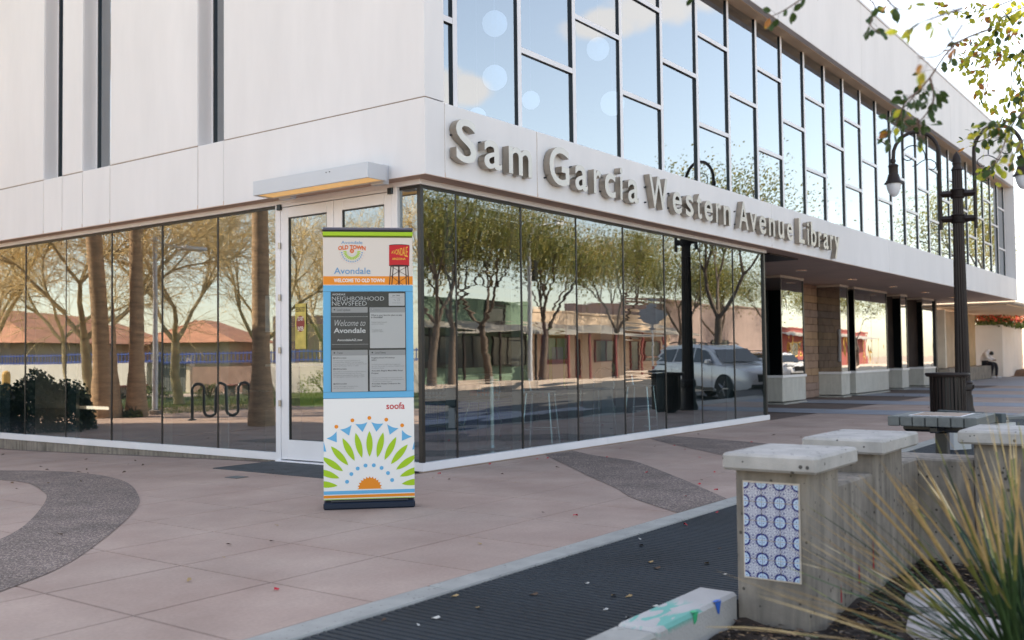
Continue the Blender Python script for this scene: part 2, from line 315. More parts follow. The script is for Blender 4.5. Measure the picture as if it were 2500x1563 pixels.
    def build(s, name, mats, parent=None, label=None, cat=None, group=None, kind=None, smooth=0, local=False):
        me = bpy.data.meshes.new(name)
        if XF is not None and not local: s.v = [XF(p) for p in s.v]
        off = Vector((0, 0, 0))
        if parent is not None and not local:
            q = parent
            while q is not None: off += Vector(q.location); q = q.parent
        vs_ = s.v if off.length == 0 else [(a-off.x, b-off.y, c-off.z) for a, b, c in s.v]
        me.from_pydata(vs_, [], s.f)
        if not isinstance(mats, (list, tuple)): mats = [mats]
        for mm in mats: me.materials.append(mm)
        if len(mats) > 1: me.polygons.foreach_set('material_index', s.m)
        if smooth:
            me.polygons.foreach_set('use_smooth', [True]*len(me.polygons))
            try: me.set_sharp_from_angle(angle=RD(smooth))
            except Exception: pass
        me.update()
        o = bpy.data.objects.new(name, me); COL.objects.link(o)
        if parent is not None: o.parent = parent
        return tag(o, label, cat, group, kind)
def tag(o, label=None, cat=None, group=None, kind=None):
    if label: o['label'] = label
    if cat: o['category'] = cat
    if group: o['group'] = group
    if kind: o['kind'] = kind
    return o
def thing(name, label, cat, loc=(0, 0, 0), rz=0, group=None, kind=None):
    o = bpy.data.objects.new(name, None); COL.objects.link(o); o.location = loc; o.rotation_euler = (0, 0, rz); o.empty_display_size = .2
    return tag(o, label, cat, group, kind)
def inst(name, src, parent=None, loc=(0, 0, 0), rot=(0, 0, 0), sc=(1, 1, 1), **kw):
    o = bpy.data.objects.new(name, src.data); COL.objects.link(o); o.location = loc; o.rotation_euler = rot; o.scale = sc
    if parent is not None: o.parent = parent
    return tag(o, **kw)
def copy_tree(o, parent=None):
    c = o.copy(); COL.objects.link(c)
    if parent is not None: c.parent = parent
    for ch in list(KIDS(o)): copy_tree(ch, c)
    return c
def KIDS(o): return [c for c in bpy.data.objects if c.parent == o and c is not o]
def text_mesh(s, weight=0.0, bend=None, extrude=0, shear=0, res=4):
    """a word set in the built-in sans face: returns verts, faces, width, height box (min x at 0)"""
    cu = bpy.data.curves.new('t', 'FONT'); cu.body = s; cu.size = 1; cu.offset = weight; cu.extrude = extrude; cu.resolution_u = res; cu.shear = shear
    ob = bpy.data.objects.new('t', cu); COL.objects.link(ob)
    dg = bpy.context.evaluated_depsgraph_get(); ev = ob.evaluated_get(dg); me = ev.to_mesh()
    vv = [tuple(v.co) for v in me.vertices]; ff = [tuple(p.vertices) for p in me.polygons]
    ev.to_mesh_clear(); bpy.data.objects.remove(ob); bpy.data.curves.remove(cu)
    return vv, ff
_tc = {}
def tm(s, weight=0.0, extrude=0, shear=0, res=4):
    k = (s, weight, extrude, shear, res)
    if k not in _tc: _tc[k] = text_mesh(s, weight, None, extrude, shear, res)
    return _tc[k]
def add_text(mb, s, x0, x1, z0, z1, y, weight=0.0, m=0, warp=None, shear=0, ref=None, res=3):
    """flat text in the xz plane facing -y, fitted to the box; ref = string giving the height"""
    vv, ff = tm(s, weight, 0, shear, res)
    if not vv: return
    xs = [v[0] for v in vv]; ys = [v[1] for v in vv]; a, b = min(xs), max(xs); c, d = min(ys), max(ys)
    if ref:
        rv, _ = tm(ref, weight, 0, shear, res); c = min(v[1] for v in rv); d = max(v[1] for v in rv)
    i = len(mb.v)
    for v in vv:
        p = (x0+(v[0]-a)/(b-a)*(x1-x0), z0+(v[1]-c)/(d-c)*(z1-z0))
        if warp: p = warp(*p)
        mb.v.append((p[0], y, p[1]))
    for f in ff: mb.f.append(tuple(i+k for k in f)); mb.m.append(m)
def gz(x, y): return -.14*max(0, min(1, (y-2.6)/6.0))
# ------------------------------------------------------------------ the ground
g = MB(); g.quad((-400, -400, -.19), (400, -400, -.19), (400, 400, -.19), (-400, 400, -.19))
g.build('ground', MT['ground'], kind='structure')
# plaza: a joint bed with slabs standing 6 mm proud
g = MB()
ys = [-3.62, 2.6, 8.6, 19.5]
for a, b in zip(ys, ys[1:]): g.quad((-12, a, gz(0, a)-.007), (.02, a, gz(0, a)-.007), (.02, b, gz(0, b)-.007), (-12, b, gz(0, b)-.007))
g.quad((.02, -3.62, -.007), (46, -3.62, -.007), (46, 8, -.007), (.02, 8, -.007))
plaza = g.build('plaza_pavement', MT['slabjoint'], kind='structure')
PX_, PY_ = .86, .83; X0, Y0 = -5.30, -2.80
def slab(mb, x0, x1, y0, y1, j=.004):
    c = .003
    xs = (x0+j, x0+j+c, x1-j-c, x1-j); yy = (y0+j, y0+j+c, y1-j-c, y1-j)
    h = lambda x, y, d: (x, y, gz(x, y)-d)
    i = len(mb.v)
    mb.v += [h(xs[0], yy[0], .007), h(xs[3], yy[0], .007), h(xs[3], yy[3], .007), h(xs[0], yy[3], .007),
             h(xs[1], yy[1], 0), h(xs[2], yy[1], 0), h(xs[2], yy[2], 0), h(xs[1], yy[2], 0)]
    for f in ((4, 5, 6, 7), (0, 1, 5, 4), (1, 2, 6, 5), (2, 3, 7, 6), (3, 0, 4, 7)): mb.f.append(tuple(i+k for k in f)); mb.m.append(0)
nslab = 0
rest = MB()
for i in range(-8, 60):
    for k in range(-1, 27):
        x0 = X0+i*PX_; x1 = x0+PX_; y0 = Y0+k*PY_; y1 = y0+PY_
        if k == -1: y0 = -3.60
        if y1 > 19.4: continue
        if x0 > -.9 and y0 > -.1: continue
        if x1 > .02 and y0 > -1.5 and x0 < -.02: x1 = min(x1, .0) if y0 > -.1 else x1
        if x1 > -.02 and y1 > -.02 and x0 < 0 and y0 >= -.1: x1 = -.015
        if x0 > -.3 and y1 > -.02: y1 = -.015
        if x0 > -.9 and x1 > 0 and y1 > 0 and x0 < 0 and y0 < 0: y1 = -.015
        if y1-y0 < .05 or x1-x0 < .05 or x0 > 34 or y0 > 19: continue
        if -8.2 < x0 < 12.5 and y0 < 12 and nslab < 296:
            m = MB(); slab(m, x0, x1, y0, y1, .0045 if not (abs(x0-X0) < .01) else .007); m.build('paving_slab', MT['slab'], plaza); nslab += 1
        else: slab(rest, x0, x1, y0, y1)
rest.build('paving_slab_field', MT['slab'], plaza, kind='stuff')
# second pavement under the arcade: alternating grey-blue bands
g = MB()
for x0, x1 in ((12.4, 14.0), (16.6, 18.4), (21.3, 23.4), (26.3, 28.6), (31.5, 46)):
    g.quad((x0, -3.58, .004), (x1, -3.58, .004), (x1, 7.9, .004), (x0, 7.9, .004))
g.build('grey_concrete_band', MT['slabgrey'], plaza, label='blue grey concrete bands under the arcade')
g = MB()
g.quad((34, -3.58, -.001), (46, -3.58, -.001), (46, 7.9, -.001), (34, 7.9, -.001))
g.build('arcade_pavement', MT['slab'], plaza)
# exposed-aggregate ribbons
def smooth_line(pts, n=8):
    out = []
    for i in range(len(pts)-1):
        p0 = Vector(pts[max(i-1, 0)]); p1 = Vector(pts[i]); p2 = Vector(pts[i+1]); p3 = Vector(pts[min(i+2, len(pts)-1)])
        for j in range(n):
            t = j/n; out.append(.5*((2*p1)+(p2-p0)*t+(2*p0-5*p1+4*p2-p3)*t*t+(3*p1-p0-3*p2+p3)*t**3))
    out.append(Vector(pts[-1])); return out
def ribbon(A, B, label):
    A = smooth_line(A); B = smooth_line(B); n = min(len(A), len(B)); g = MB()
    rs = lambda L, t: L[min(int(t*(len(L)-1)), len(L)-2)].lerp(L[min(int(t*(len(L)-1)), len(L)-2)+1], t*(len(L)-1)-min(int(t*(len(L)-1)), len(L)-2))
    N = 60; W = 3
    for i in range(N):
        a0, a1 = rs(A, i/N), rs(A, (i+1)/N); b0, b1 = rs(B, i/N), rs(B, (i+1)/N)
        q = [(p.x, p.y, gz(p.x, p.y)+.004) for p in (a0, b0, b1, a1)]
        g.poly(q)
    # keep faces upward
    v = g.v; 
    f0 = [Vector(v[k]) for k in g.f[20]]
    if (f0[1]-f0[0]).cross(f0[2]-f0[0]).z < 0: g.f = [tuple(reversed(f)) for f in g.f]
    g.build('aggregate_band', MT['agg'], plaza, label=label)
ribbon([(-2.3, 6.2), (-2.12, 4.96), (-1.93, 4.3), (-1.90, 3.51), (-2.19, 2.21), (-2.82, .97), (-3.38, .19), (-4.24, -.77), (-4.88, -1.39), (-5.45, -1.75), (-6.6, -2.4)],
       [(-3.0, 6.0), (-2.82, 4.6), (-2.74, 3.9), (-2.76, 3.1), (-3.08, 2.18), (-3.30, 1.70), (-3.79, .93), (-4.29, .24), (-4.70, -.18), (-5.3, -.65), (-6.5, -1.4)], 'curving ribbon of brown exposed aggregate on the left')
ribbon([(2.32, -.02), (1.75, -.6), (1.16, -1.21), (.6, -1.78), (.05, -2.38), (-.5, -2.9), (-1.03, -3.6)],
       [(2.95, -.02), (2.55, -.61), (2.3, -1.15), (2.08, -1.52), (1.07, -2.52), (.5, -3.05), (-.1, -3.6)], 'brown exposed aggregate ribbon crossing to the kerb right of the kiosk')
ribbon([(5.1, -.02), (4.5, -.65), (3.87, -1.39), (3.2, -2.2), (2.4, -3.6)],
       [(5.72, -.02), (5.5, -.8), (5.07, -1.92), (4.3, -2.8), (3.5, -3.6)], 'narrow far ribbon of exposed aggregate beside the glass')
# pale kerb strip between plaza and ribbed deck: separate kerb stones
ks = thing('deck_kerb', 'long pale concrete kerb strip between pink plaza and ribbed deck', 'kerb', (0, -3.70, 0))
xk = [-9.5, -4.03, .55, 5.1, 9.7, 14.3, 18.9, 23.5, 28, 34, 46]
for a, b in zip(xk, xk[1:]): MB().box(a+.006, b-.006, -3.785, -3.605, -.1, .006, .008).build('kerb_stone', MT['kerb'], ks)
# ribbed dark deck, ribs run across it
g = MB(); g.box(-9.5, 12.8, -5.12, -3.79, -.12, -.016)
deck = g.build('ribbed_deck', MT['deck'], kind='structure')
bx = -9.5; bn = 0
while bx < 12.8:
    wd = .60
    b = MB(); x = bx+.004; pitch = .05
    while x < bx+wd-.008:
        t = min(pitch*.78, bx+wd-.004-x)
        b.box(x, x+t, -5.115, -3.792, -.024, -.003, .004); x += pitch
    b.build('deck_board', MT['deck'], deck); bx += wd; bn += 1
# kerb that edges the planting bed, stained with paint splashes
def paintkerb():
    m, t, p = newmat('splashed_kerb'); base = MT['kerb'].node_tree
    tc = nd(t, 'ShaderNodeTexCoord')
    n1 = nd(t, 'ShaderNodeTexNoise'); n1.inputs['Scale'].default_value = 4; n1.inputs['Detail'].default_value = 8; lk(t, tc.outputs['Object'], n1.inputs['Vector'])
    mx = nd(t, 'ShaderNodeMix', data_type='RGBA'); mx.inputs[6].default_value = (.36, .34, .33, 1); mx.inputs[7].default_value = (.56, .53, .52, 1); lk(t, n1.outputs['Fac'], mx.inputs[0])
    mp = nd(t, 'ShaderNodeMapping'); mp.inputs['Scale'].default_value = (4.5, 13, 6); mp.inputs['Rotation'].default_value = (0, 0, .5); lk(t, tc.outputs['Object'], mp.inputs[0])
    n2 = nd(t, 'ShaderNodeTexNoise'); n2.inputs['Scale'].default_value = 1.3; n2.inputs['Detail'].default_value = 3; n2.inputs['Distortion'].default_value = 1; lk(t, mp.outputs[0], n2.inputs['Vector'])
    sp = nd(t, 'ShaderNodeSeparateXYZ'); gp = nd(t, 'ShaderNodeNewGeometry'); lk(t, gp.outputs['Position'], sp.inputs[0])
    g1 = nd(t, 'ShaderNodeMapRange'); g1.inputs[1].default_value = -4.62; g1.inputs[2].default_value = -4.5; lk(t, sp.outputs[0], g1.inputs[0])
    g2 = nd(t, 'ShaderNodeMapRange'); g2.inputs[1].default_value = -4.06; g2.inputs[2].default_value = -4.2; lk(t, sp.outputs[0], g2.inputs[0])
    g3 = nd(t, 'ShaderNodeMapRange'); g3.inputs[1].default_value = .11; g3.inputs[2].default_value = .135; lk(t, sp.outputs[2], g3.inputs[0])
    th = nd(t, 'ShaderNodeMath', operation='GREATER_THAN'); th.inputs[1].default_value = .51; lk(t, n2.outputs['Fac'], th.inputs[0])
    q = th.outputs[0]
    for gg in (g1, g2, g3):
        mm = nd(t, 'ShaderNodeMath', operation='MULTIPLY'); lk(t, q, mm.inputs[0]); lk(t, gg.outputs[0], mm.inputs[1]); q = mm.outputs[0]
    mx2 = nd(t, 'ShaderNodeMix', data_type='RGBA'); lk(t, q, mx2.inputs[0]); lk(t, mx.outputs[2], mx2.inputs[6]); mx2.inputs[7].default_value = (.15, .42, .36, 1)
    lk(t, mx2.outputs[2], p.inputs['Base Color']); p.inputs['Roughness'].default_value = .8
    n3 = nd(t, 'ShaderNodeTexNoise'); n3.inputs['Scale'].default_value = 70; lk(t, tc.outputs['Object'], n3.inputs['Vector'])
    b = nd(t, 'ShaderNodeBump'); b.inputs['Distance'].default_value = .004; lk(t, n3.outputs['Fac'], b.inputs['Height']); lk(t, b.outputs[0], p.inputs['Normal'])
    return m
MT['pkerb'] = paintkerb()
bk = thing('planting_bed_kerb', 'rough concrete kerb splashed with turquoise paint ending at the tiled pillar', 'kerb', (-5, -5.2, 0))
MB().box(-4.575, -3.80, -5.315, -5.12, -.1, .15, .014).build('kerb_stone', MT['pkerb'], bk)
MB().box(-9.2, -4.590, -5.318, -5.122, -.1, .143, .014).build('kerb_stone', MT['kerb'], bk)
MT['bluepaint'] = mat('blue_paint_splash', (.02, .13, .55), .5)
MT['greenpaint'] = mat('green_paint_splash', (.02, .45, .2), .5)
b = MB()
b.poly([(-4.05, -5.317, .152), (-3.985, -5.317, .152), (-4.0, -5.2995, .152), (-4.04, -5.298, .152)]); b.poly([(-4.05, -5.3175, .149), (-4.025, -5.3175, .10), (-4.01, -5.3175, .09), (-3.985, -5.3175, .149)])
b.build('paint_splash', MT['bluepaint'], bk)
b = MB()
b.poly([(-4.27, -5.317, .152), (-4.22, -5.317, .152), (-4.23, -5.295, .152), (-4.26, -5.298, .152)]); b.poly([(-4.27, -5.3175, .149), (-4.26, -5.3175, .10), (-4.235, -5.3175, .11), (-4.22, -5.3175, .149)])
b.build('paint_splash', MT['greenpaint'], bk)
# planting bed: soil with clods and bark chips
g = MB(); N = 46
for i in range(N):
    for j in range(30):
        x0, x1 = -9+i*(7.1/N), -9+(i+1)*(7.1/N); y0, y1 = -8.6+j*.1093, -8.6+(j+1)*.1093
        hh = lambda x, y: .012+.022*sin(x*7.1+y*3)*sin(y*9.3-x*2)+.015*sin(x*19+1)*cos(y*23)
        g.quad((x0, y0, hh(x0, y0)), (x1, y0, hh(x1, y0)), (x1, y1, hh(x1, y1)), (x0, y1, hh(x0, y1)))
g.build('planting_soil', MT['soil'], kind='structure', smooth=60)
g = MB(); rr = random.Random(3)
for i in range(9000):
    x = rr.uniform(-5.0, -1.95); y = rr.uniform(-7.6, -5.34)
    if -3.83 < x and y > -5.68: continue
    s = rr.uniform(.004, .017); a = rr.uniform(0, pi); z = .02+rr.uniform(-.008, .02); h = s*rr.uniform(.2, .6)
    c_, s_ = cos(a), sin(a); l = s*rr.uniform(1, 2)
    pts = [(x+c_*l, y+s_*l, z+rr.uniform(-.4, .4)*s), (x-s_*s, y+c_*s, z+h), (x-c_*l, y-s_*l, z+rr.uniform(-.4, .4)*s), (x+s_*s, y-c_*s, z)]
    g.poly(pts, rr.choice((0, 0, 1, 2, 3)))
g.build('bark_mulch', [mat('bark_dark', (.05, .03, .02), .9), mat('bark_brown', (.13, .07, .045), .9), mat('bark_grey', (.2, .15, .12), .9), mat('bark_tan', (.3, .19, .1), .9)], kind='stuff')
# street
g = MB(); g.quad((-200, -21.5, -.165), (200, -21.5, -.165), (200, -6.4, -.165), (-200, -6.4, -.165)); g.quad((9.5, -6.4, -.1649), (13.2, -6.4, -.1649), (40, -4.6, -.1649), (200, -4.6, -.1649))
g.quad((13.2, -6.4, -.1645), (200, -6.4, -.1645), (200, -4.6, -.1645), (16, -4.6, -.1645))
g.build('road', MT['asphalt'], kind='structure')
g = MB(); g.box(-200, 200, -24.6, -21.5, -.3, -.02, .01); g.build('far_sidewalk', MT['path'], kind='structure')
g = MB(); g.box(12.8, 60, -4.62, -3.79, -.3, .0, .01); g.box(-1.5, 9.5, -6.5, -6.3, -.3, .0, .01); g.build('street_kerb', MT['kerb'], kind='structure')
g = MB(); g.box(-1.6, 12.8, -6.3, -5.12, -.3, -.03); g.build('parking_edge_pavement', MT['slabgrey'], kind='structure')
g = MB()
for i in range(14): g.quad((-40+i*9, -14.1, -.160), (-37+i*9, -14.1, -.160), (-37+i*9, -13.98, -.160), (-40+i*9, -13.98, -.160))
g.build('lane_marking', mat('road_paint', (.6, .6, .58), .7), kind='structure')
# park side
g = MB(); g.quad((-60, 19.5, -.152), (-6.5, 19.5, -.152), (-6.5, 70, -.152), (-60, 70, -.152)); g.quad((-60, 15.9, -.1515), (-7.2, 15.4, -.1515), (-6.5, 19.5, -.1515), (-60, 19.5, -.1515))
g.quad((-30, -3, -.153), (-12, -3, -.153), (-8.8, 15.5, -.153), (-30, 15.5, -.153))
g.build('lawn', MT['grass'], kind='structure')
g = MB(); g.poly([(-60, 26, -.146), (-8, 26.8, -.146), (-6.4, 30, -.146), (-60, 30, -.146)][::1]); g.poly([(-12, -3.6, -.147), (-7.9, 12, -.147), (-6.6, 15.3, -.147), (-7.4, 15.5, -.147), (-9.0, 13, -.147), (-13.3, -3.6, -.147)])
g.build('park_path', MT['path'], kind='structure')
g = MB(); rr = random.Random(5)
for i in range(26000):
    x = rr.uniform(-22, -6.9); y = 15.7+abs(rr.gauss(0, 4.2))
    if y > 26 or (x > -7.3 and y < 17): continue
    hh_ = rr.uniform(.03, .085); a = rr.uniform(0, pi); dx, dy = cos(a)*.008, sin(a)*.008; lx, ly = rr.uniform(-.03, .03), rr.uniform(-.03, .03)
    g.poly([(x-dx, y-dy, -.15), (x+dx, y+dy, -.15), (x+lx, y+ly, -.15+hh_)])
g.build('grass', leafmat('grass_blades', [(.06, .10, .02), (.14, .17, .04), (.22, .20, .07)]), kind='stuff')

# ------------------------------------------------------------------ the library
LB = thing('library_building', 'two storey white stucco library with mirrored glass on both streets', 'building')
OF = .633
S = MT['stucco']
def panel_x(x0, x1, z0, z1, y=-OF, th=.13, nm='wall_panel', c=.006):   # faces -y
    MB().box(x0+.006, x1-.006, y, y+th, z0+.006, z1-.006, c).build(nm, S, LB)
def panel_y(y0, y1, z0, z1, x=-OF, th=.13, nm='wall_panel', c=.006):   # faces -x
    MB().box(x, x+th, y0+.006, y1-.006, z0+.006, z1-.006, c).build(nm, S, LB)
ZA, ZB, ZC, ZD = 3.117, 3.91, 7.32, 9.13
XE = 32.3
# left elevation bands
XF = UPX
slits = [(2.6, 3.11), (5.04, 5.72), (6.25, 6.755), (9.4, 9.9), (12.1, 12.7)]
yj = sorted([v for s in slits for v in s]); ends = [-OF]+yj+[17.7]
def cornerpanel(z0, z1):
    b = MB(); o = .006
    pts = [(-OF, -OF), (-.323-o, -OF), (-.323-o, -OF+.13), (-OF+.13, -OF+.13), (-OF+.13, 2.6-o), (-OF, 2.6-o)]
    b.prism(pts, z0+o, z1-o); b.build('corner_panel', S, LB)
cornerpanel(ZA, ZB); cornerpanel(ZB, ZD-.08)
for a, b in zip(ends[1:], ends[2:]):
    panel_y(a, b, ZA, ZB)
    if (a, b) not in slits: panel_y(a, b, ZB, ZD-.08)
# fascia and lintel along the street
for a, b in zip([-.323, 1.357, 8.57, 15.8, 23.0, 29.0], [1.357, 8.57, 15.8, 23.0, 29.0, XE]): panel_x(a, b, ZA, ZB)
for a, b in zip([-.323, 5.6, 14.04, 22.4], [5.6, 14.04, 22.4, XE]): panel_x(a, b, ZC, ZD-.08)
# joint backing, jamb at the far end, reveals
b = MB(); b.box(-.33, XE-.02, -OF+.006, -OF+.12, ZA+.01, ZB-.01); b.box(-.33, XE-.02, -OF+.006, -OF+.12, ZC+.01, ZD-.1)
for a, c in zip(ends, ends[1:]):
    b.box(-OF+.006, -OF+.12, a+.01, c-.0, ZA+.01, ZB-.01)
    if (a, c) not in slits: b.box(-OF+.006, -OF+.12, a+.01, c-.01, ZB, ZD-.1)
b.build('joint_backing', MT['joint'], LB)
b = MB(); b.box(XE-.12, XE, -OF+.001, 6.0, ZB+.0, ZD-.085, .005); b.box(XE-.121, XE-.001, -OF+.002, 6.0, ZA+.002, ZB-.002, .004); b.box(-OF+.001, 6.4, 17.58, 17.7, -.2, ZD-.085, .004); b.build('end_wall', S, LB)
b = MB(); b.box(-.323-.055, -.323+.0, -OF+.131, -.20, ZB+.002, ZC+.3); b.build('window_jamb', S, LB)
b = MB(); b.box(-OF-.02, XE+.02, -OF-.02, -OF+.3, ZD-.078, ZD, .01); b.box(-OF-.021, -OF+.3, -OF+.301, 17.7, ZD-.077, ZD+.001, .01); b.build('parapet_cap', MT['alu'], LB)
b = MB(); b.box(-.32, XE-.12, -OF+.131, -.20, ZC+.001, ZC+.06); b.build('window_head_soffit', MT['lintel'], LB)
b = MB(); b.box(-.32, XE-.12, -OF+.131, -.25, ZB-.06, ZB-.004); b.build('window_sill', MT['alu'], LB)
XF = None
ZS = 3.229
b = MB()
b.box(-.18, 34.6, -.235, .0, ZS+.001, ZS+.06, 0); b.box(-.181, .0, .001, 19.0, ZS+.0011, ZS+.06, 0); b.box(9.87, 34.6, .001, 8, ZS+.0012, ZS+.06, 0)
b.build('soffit', MT['soffit'], LB)
b = MB(); b.box(10.35, 11.9, .12, .9, 3.20, 3.228); b.build('access_hatch', MT['bronze'], LB)
# body behind the skin
XF = UPX
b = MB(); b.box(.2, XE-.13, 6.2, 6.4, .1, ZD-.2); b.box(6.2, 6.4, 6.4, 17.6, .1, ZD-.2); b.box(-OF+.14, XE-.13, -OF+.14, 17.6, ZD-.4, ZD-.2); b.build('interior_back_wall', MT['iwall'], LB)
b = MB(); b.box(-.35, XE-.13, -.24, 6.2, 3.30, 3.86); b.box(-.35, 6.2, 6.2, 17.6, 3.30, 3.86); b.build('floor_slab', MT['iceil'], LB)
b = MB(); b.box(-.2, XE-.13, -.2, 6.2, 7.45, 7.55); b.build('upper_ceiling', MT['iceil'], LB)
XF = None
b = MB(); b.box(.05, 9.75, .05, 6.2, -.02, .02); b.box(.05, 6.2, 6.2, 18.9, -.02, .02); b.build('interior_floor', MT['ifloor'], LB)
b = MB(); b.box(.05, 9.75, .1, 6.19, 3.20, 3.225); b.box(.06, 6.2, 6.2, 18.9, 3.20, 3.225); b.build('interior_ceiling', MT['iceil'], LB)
# ---- slit windows on the left elevation
XF = UPX
for (a, c) in slits:
    f = MB(); xg = -.42
    f.box(-OF+.02, xg+.05, c+.001, c+.05, ZB, ZD-.1); f.box(-OF+.02, xg+.05, a-.05, a-.001, ZB, ZD-.1); f.box(-OF+.004, xg+.05, a+.002, c-.002, ZB-.05, ZB-.001)
    o = f.build('window_reveal', S, LB)
    MB().box(xg-.012, xg+.02, c-.05, c-.002, ZB+.01, ZD-.1).build('reveal_trim', MT['alu'], o); MB().box(xg-.012, xg+.02, a+.002, a+.03, ZB+.01, ZD-.1).build('reveal_trim', MT['alu'], o)
    f = MB(); f.box(xg-.02, xg+.03, c-.085, c-.051, ZB+.002, ZD-.1); f.box(xg-.02, xg+.03, a+.031, c-.086, ZB+.002, ZB+.03); f.build('window_frame', MT['darkalu'], o)
    f = MB(); f.box(xg+.08, xg+.1, a-.1, c+.1, ZB, ZD-.1); f.build('blind', MT['bronze'], o)
    f = MB(); f.quad((xg, c-.085, ZB+.03), (xg, a+.03, ZB+.03), (xg, a+.03, ZD-.1), (xg, c-.085, ZD-.1)); f.build('window_pane', MT['glassU'], o)
# ---- upper curtain wall
YG = -.285; P0, PP = .24, 1.2225
rg = random.Random(11)
def pane(x0, x1, z0, z1, y, m, parent, t=.0016, nm='glass_pane'):
    d = [rg.uniform(-t, t) for _ in range(3)]
    f = MB(); f.quad((x0, y+d[0], z0), (x1, y+d[1], z0), (x1, y+d[1]+d[2], z1), (x0, y+d[0]+d[2], z1)); return f.build(nm, m, parent)
def bar(x0, x1, z0, z1, yf=-.318, yb=-.27, vertical=True, parent=LB, nm='mullion'):
    f = MB(); f.box(x0, x1, yf+.006, yb, z0, z1, 0, 0); e = .0005
    f.box(x0-.002, x1+.002, yf, yf+.0055, z0+e, z1-e, .002, 1); return f.build(nm, [MT['darkalu'], MT['alu']], parent)
H = {0: [4.94, 6.42], 1: [5.69, 7.10]}
for k in range(-1, 27):
    xa = P0+PP*k; xb = xa+PP
    if k == -1: xa = -.32
    if k == 26: xb = XE-.125
    if k >= 0: bar(xa-.036, xa+.036, ZB-.004, ZC-.001)
    zs = [ZB-.004]
    for h in H[(k+1) % 2]:
        if k == 0: continue
        if h < 7.0: zs.append(h)
    zs.append(ZC)
    for h in zs[1:-1]: bar(xa+.042 if k >= 0 else xa, xb-.042, h, h+.07, nm='transom', yf=-.316)
    for z0, z1 in zip(zs, zs[1:]): pane(xa, xb, z0, z1, YG, MT['glassU'], LB, .003)
# ---- ground floor glass, street side
XF = None
def jointbar(x0, x1, y0, y1, z0, z1, nm='pane_joint', m='silicone', parent=None): MB().box(x0, x1, y0, y1, z0, z1).build(nm, MT[m], parent or LB)
gx = [.03, .635, 1.923, 3.208, 4.482, 5.76, 7.045, 8.38, 9.74]
GY = .03
for a, c in zip(gx, gx[1:]): pane(a, c, .10, 3.17, GY, MT['glassL'], LB, .0035)
for a in gx[1:-1]: jointbar(a-.011, a+.011, GY-.008, GY+.02, .10, 3.16)
for a in gx[1:-1]: MB().box(a-.006, a+.006, GY+.03, GY+.16, .02, 3.16).build('glass_fin', MT['icol'], LB)
jointbar(.0, .05, .0, .05, .10, 3.16, 'corner_post'); jointbar(9.73, 9.79, .0, .05, .10, 3.16, 'corner_post')
f = MB(); f.box(.03, 9.74, GY-.012, GY+.03, 3.135, 3.17); f.box(GY-.012, GY+.03, .05, .33, 3.135, 3.17); f.box(GY-.012, GY+.03, 2.39, 18.9, 3.135, 3.17); f.build('glazing_gasket', MT['silicone'], LB)
for a, c in ((-.012, 3.9), (3.904, 8.36), (8.364, 9.86)):
    MB().box(a, c, -.012, .06, .012, .105, .003).build('sill_trim', MT['alu'], LB)
MB().box(-.004, 9.86, -.004, .05, .0, .0115).build('sill_shadow_gap', MT['joint'], LB)
MB().box(-.012, 9.86, -.012, .05, 3.1705, 3.228, .003).build('head_trim', MT['alu'], LB)
MB().box(9.80, 9.86, .051, 6.2, .012, 3.228).build('box_end_frame', MT['darkalu'], LB)
# park side
gy = [.05, .33, 2.39, 3.585, 4.815, 6.055, 7.29, 8.51, 9.74, 10.96, 12.19, 13.42, 14.65, 15.9, 17.1, 18.9]
def pane_y(y0, y1, z0, z1, x, m, parent, t=.003, nm='glass_pane'):
    d = [rg.uniform(-t, t) for _ in range(3)]
    f = MB(); f.quad((x+d[0], y1, z0), (x+d[1], y0, z0), (x+d[1]+d[2], y0, z1), (x+d[0]+d[2], y1, z1)); return f.build(nm, m, parent)
for a, c in zip(gy, gy[1:]):
    if a == .33: continue
    pane_y(a, c, .10, 3.17, GY, MT['glassP'], LB)
for a in gy[3:]: jointbar(GY-.008, GY+.02, a-.011, a+.011, .10, 3.16)
for a in gy[3:]: MB().box(GY+.03, GY+.16, a-.006, a+.006, .02, 3.16).build('glass_fin', MT['icol'], LB)
for a, c in ((-.011, .33), (2.39, 5.27), (5.274, 9.6), (9.604, 18.9)):
    MB().box(-.013, .06, a, c, .013, .106, .003).build('sill_trim', MT['alu'], LB)
MB().box(-.013, .05, -.0121, 18.9, 3.171, 3.2285, .003).build('head_trim', MT['alu'], LB)
MB().box(.0, .2, 2.4, 14.4, -.3, .012).build('concrete_plinth', MT['conc'], LB)
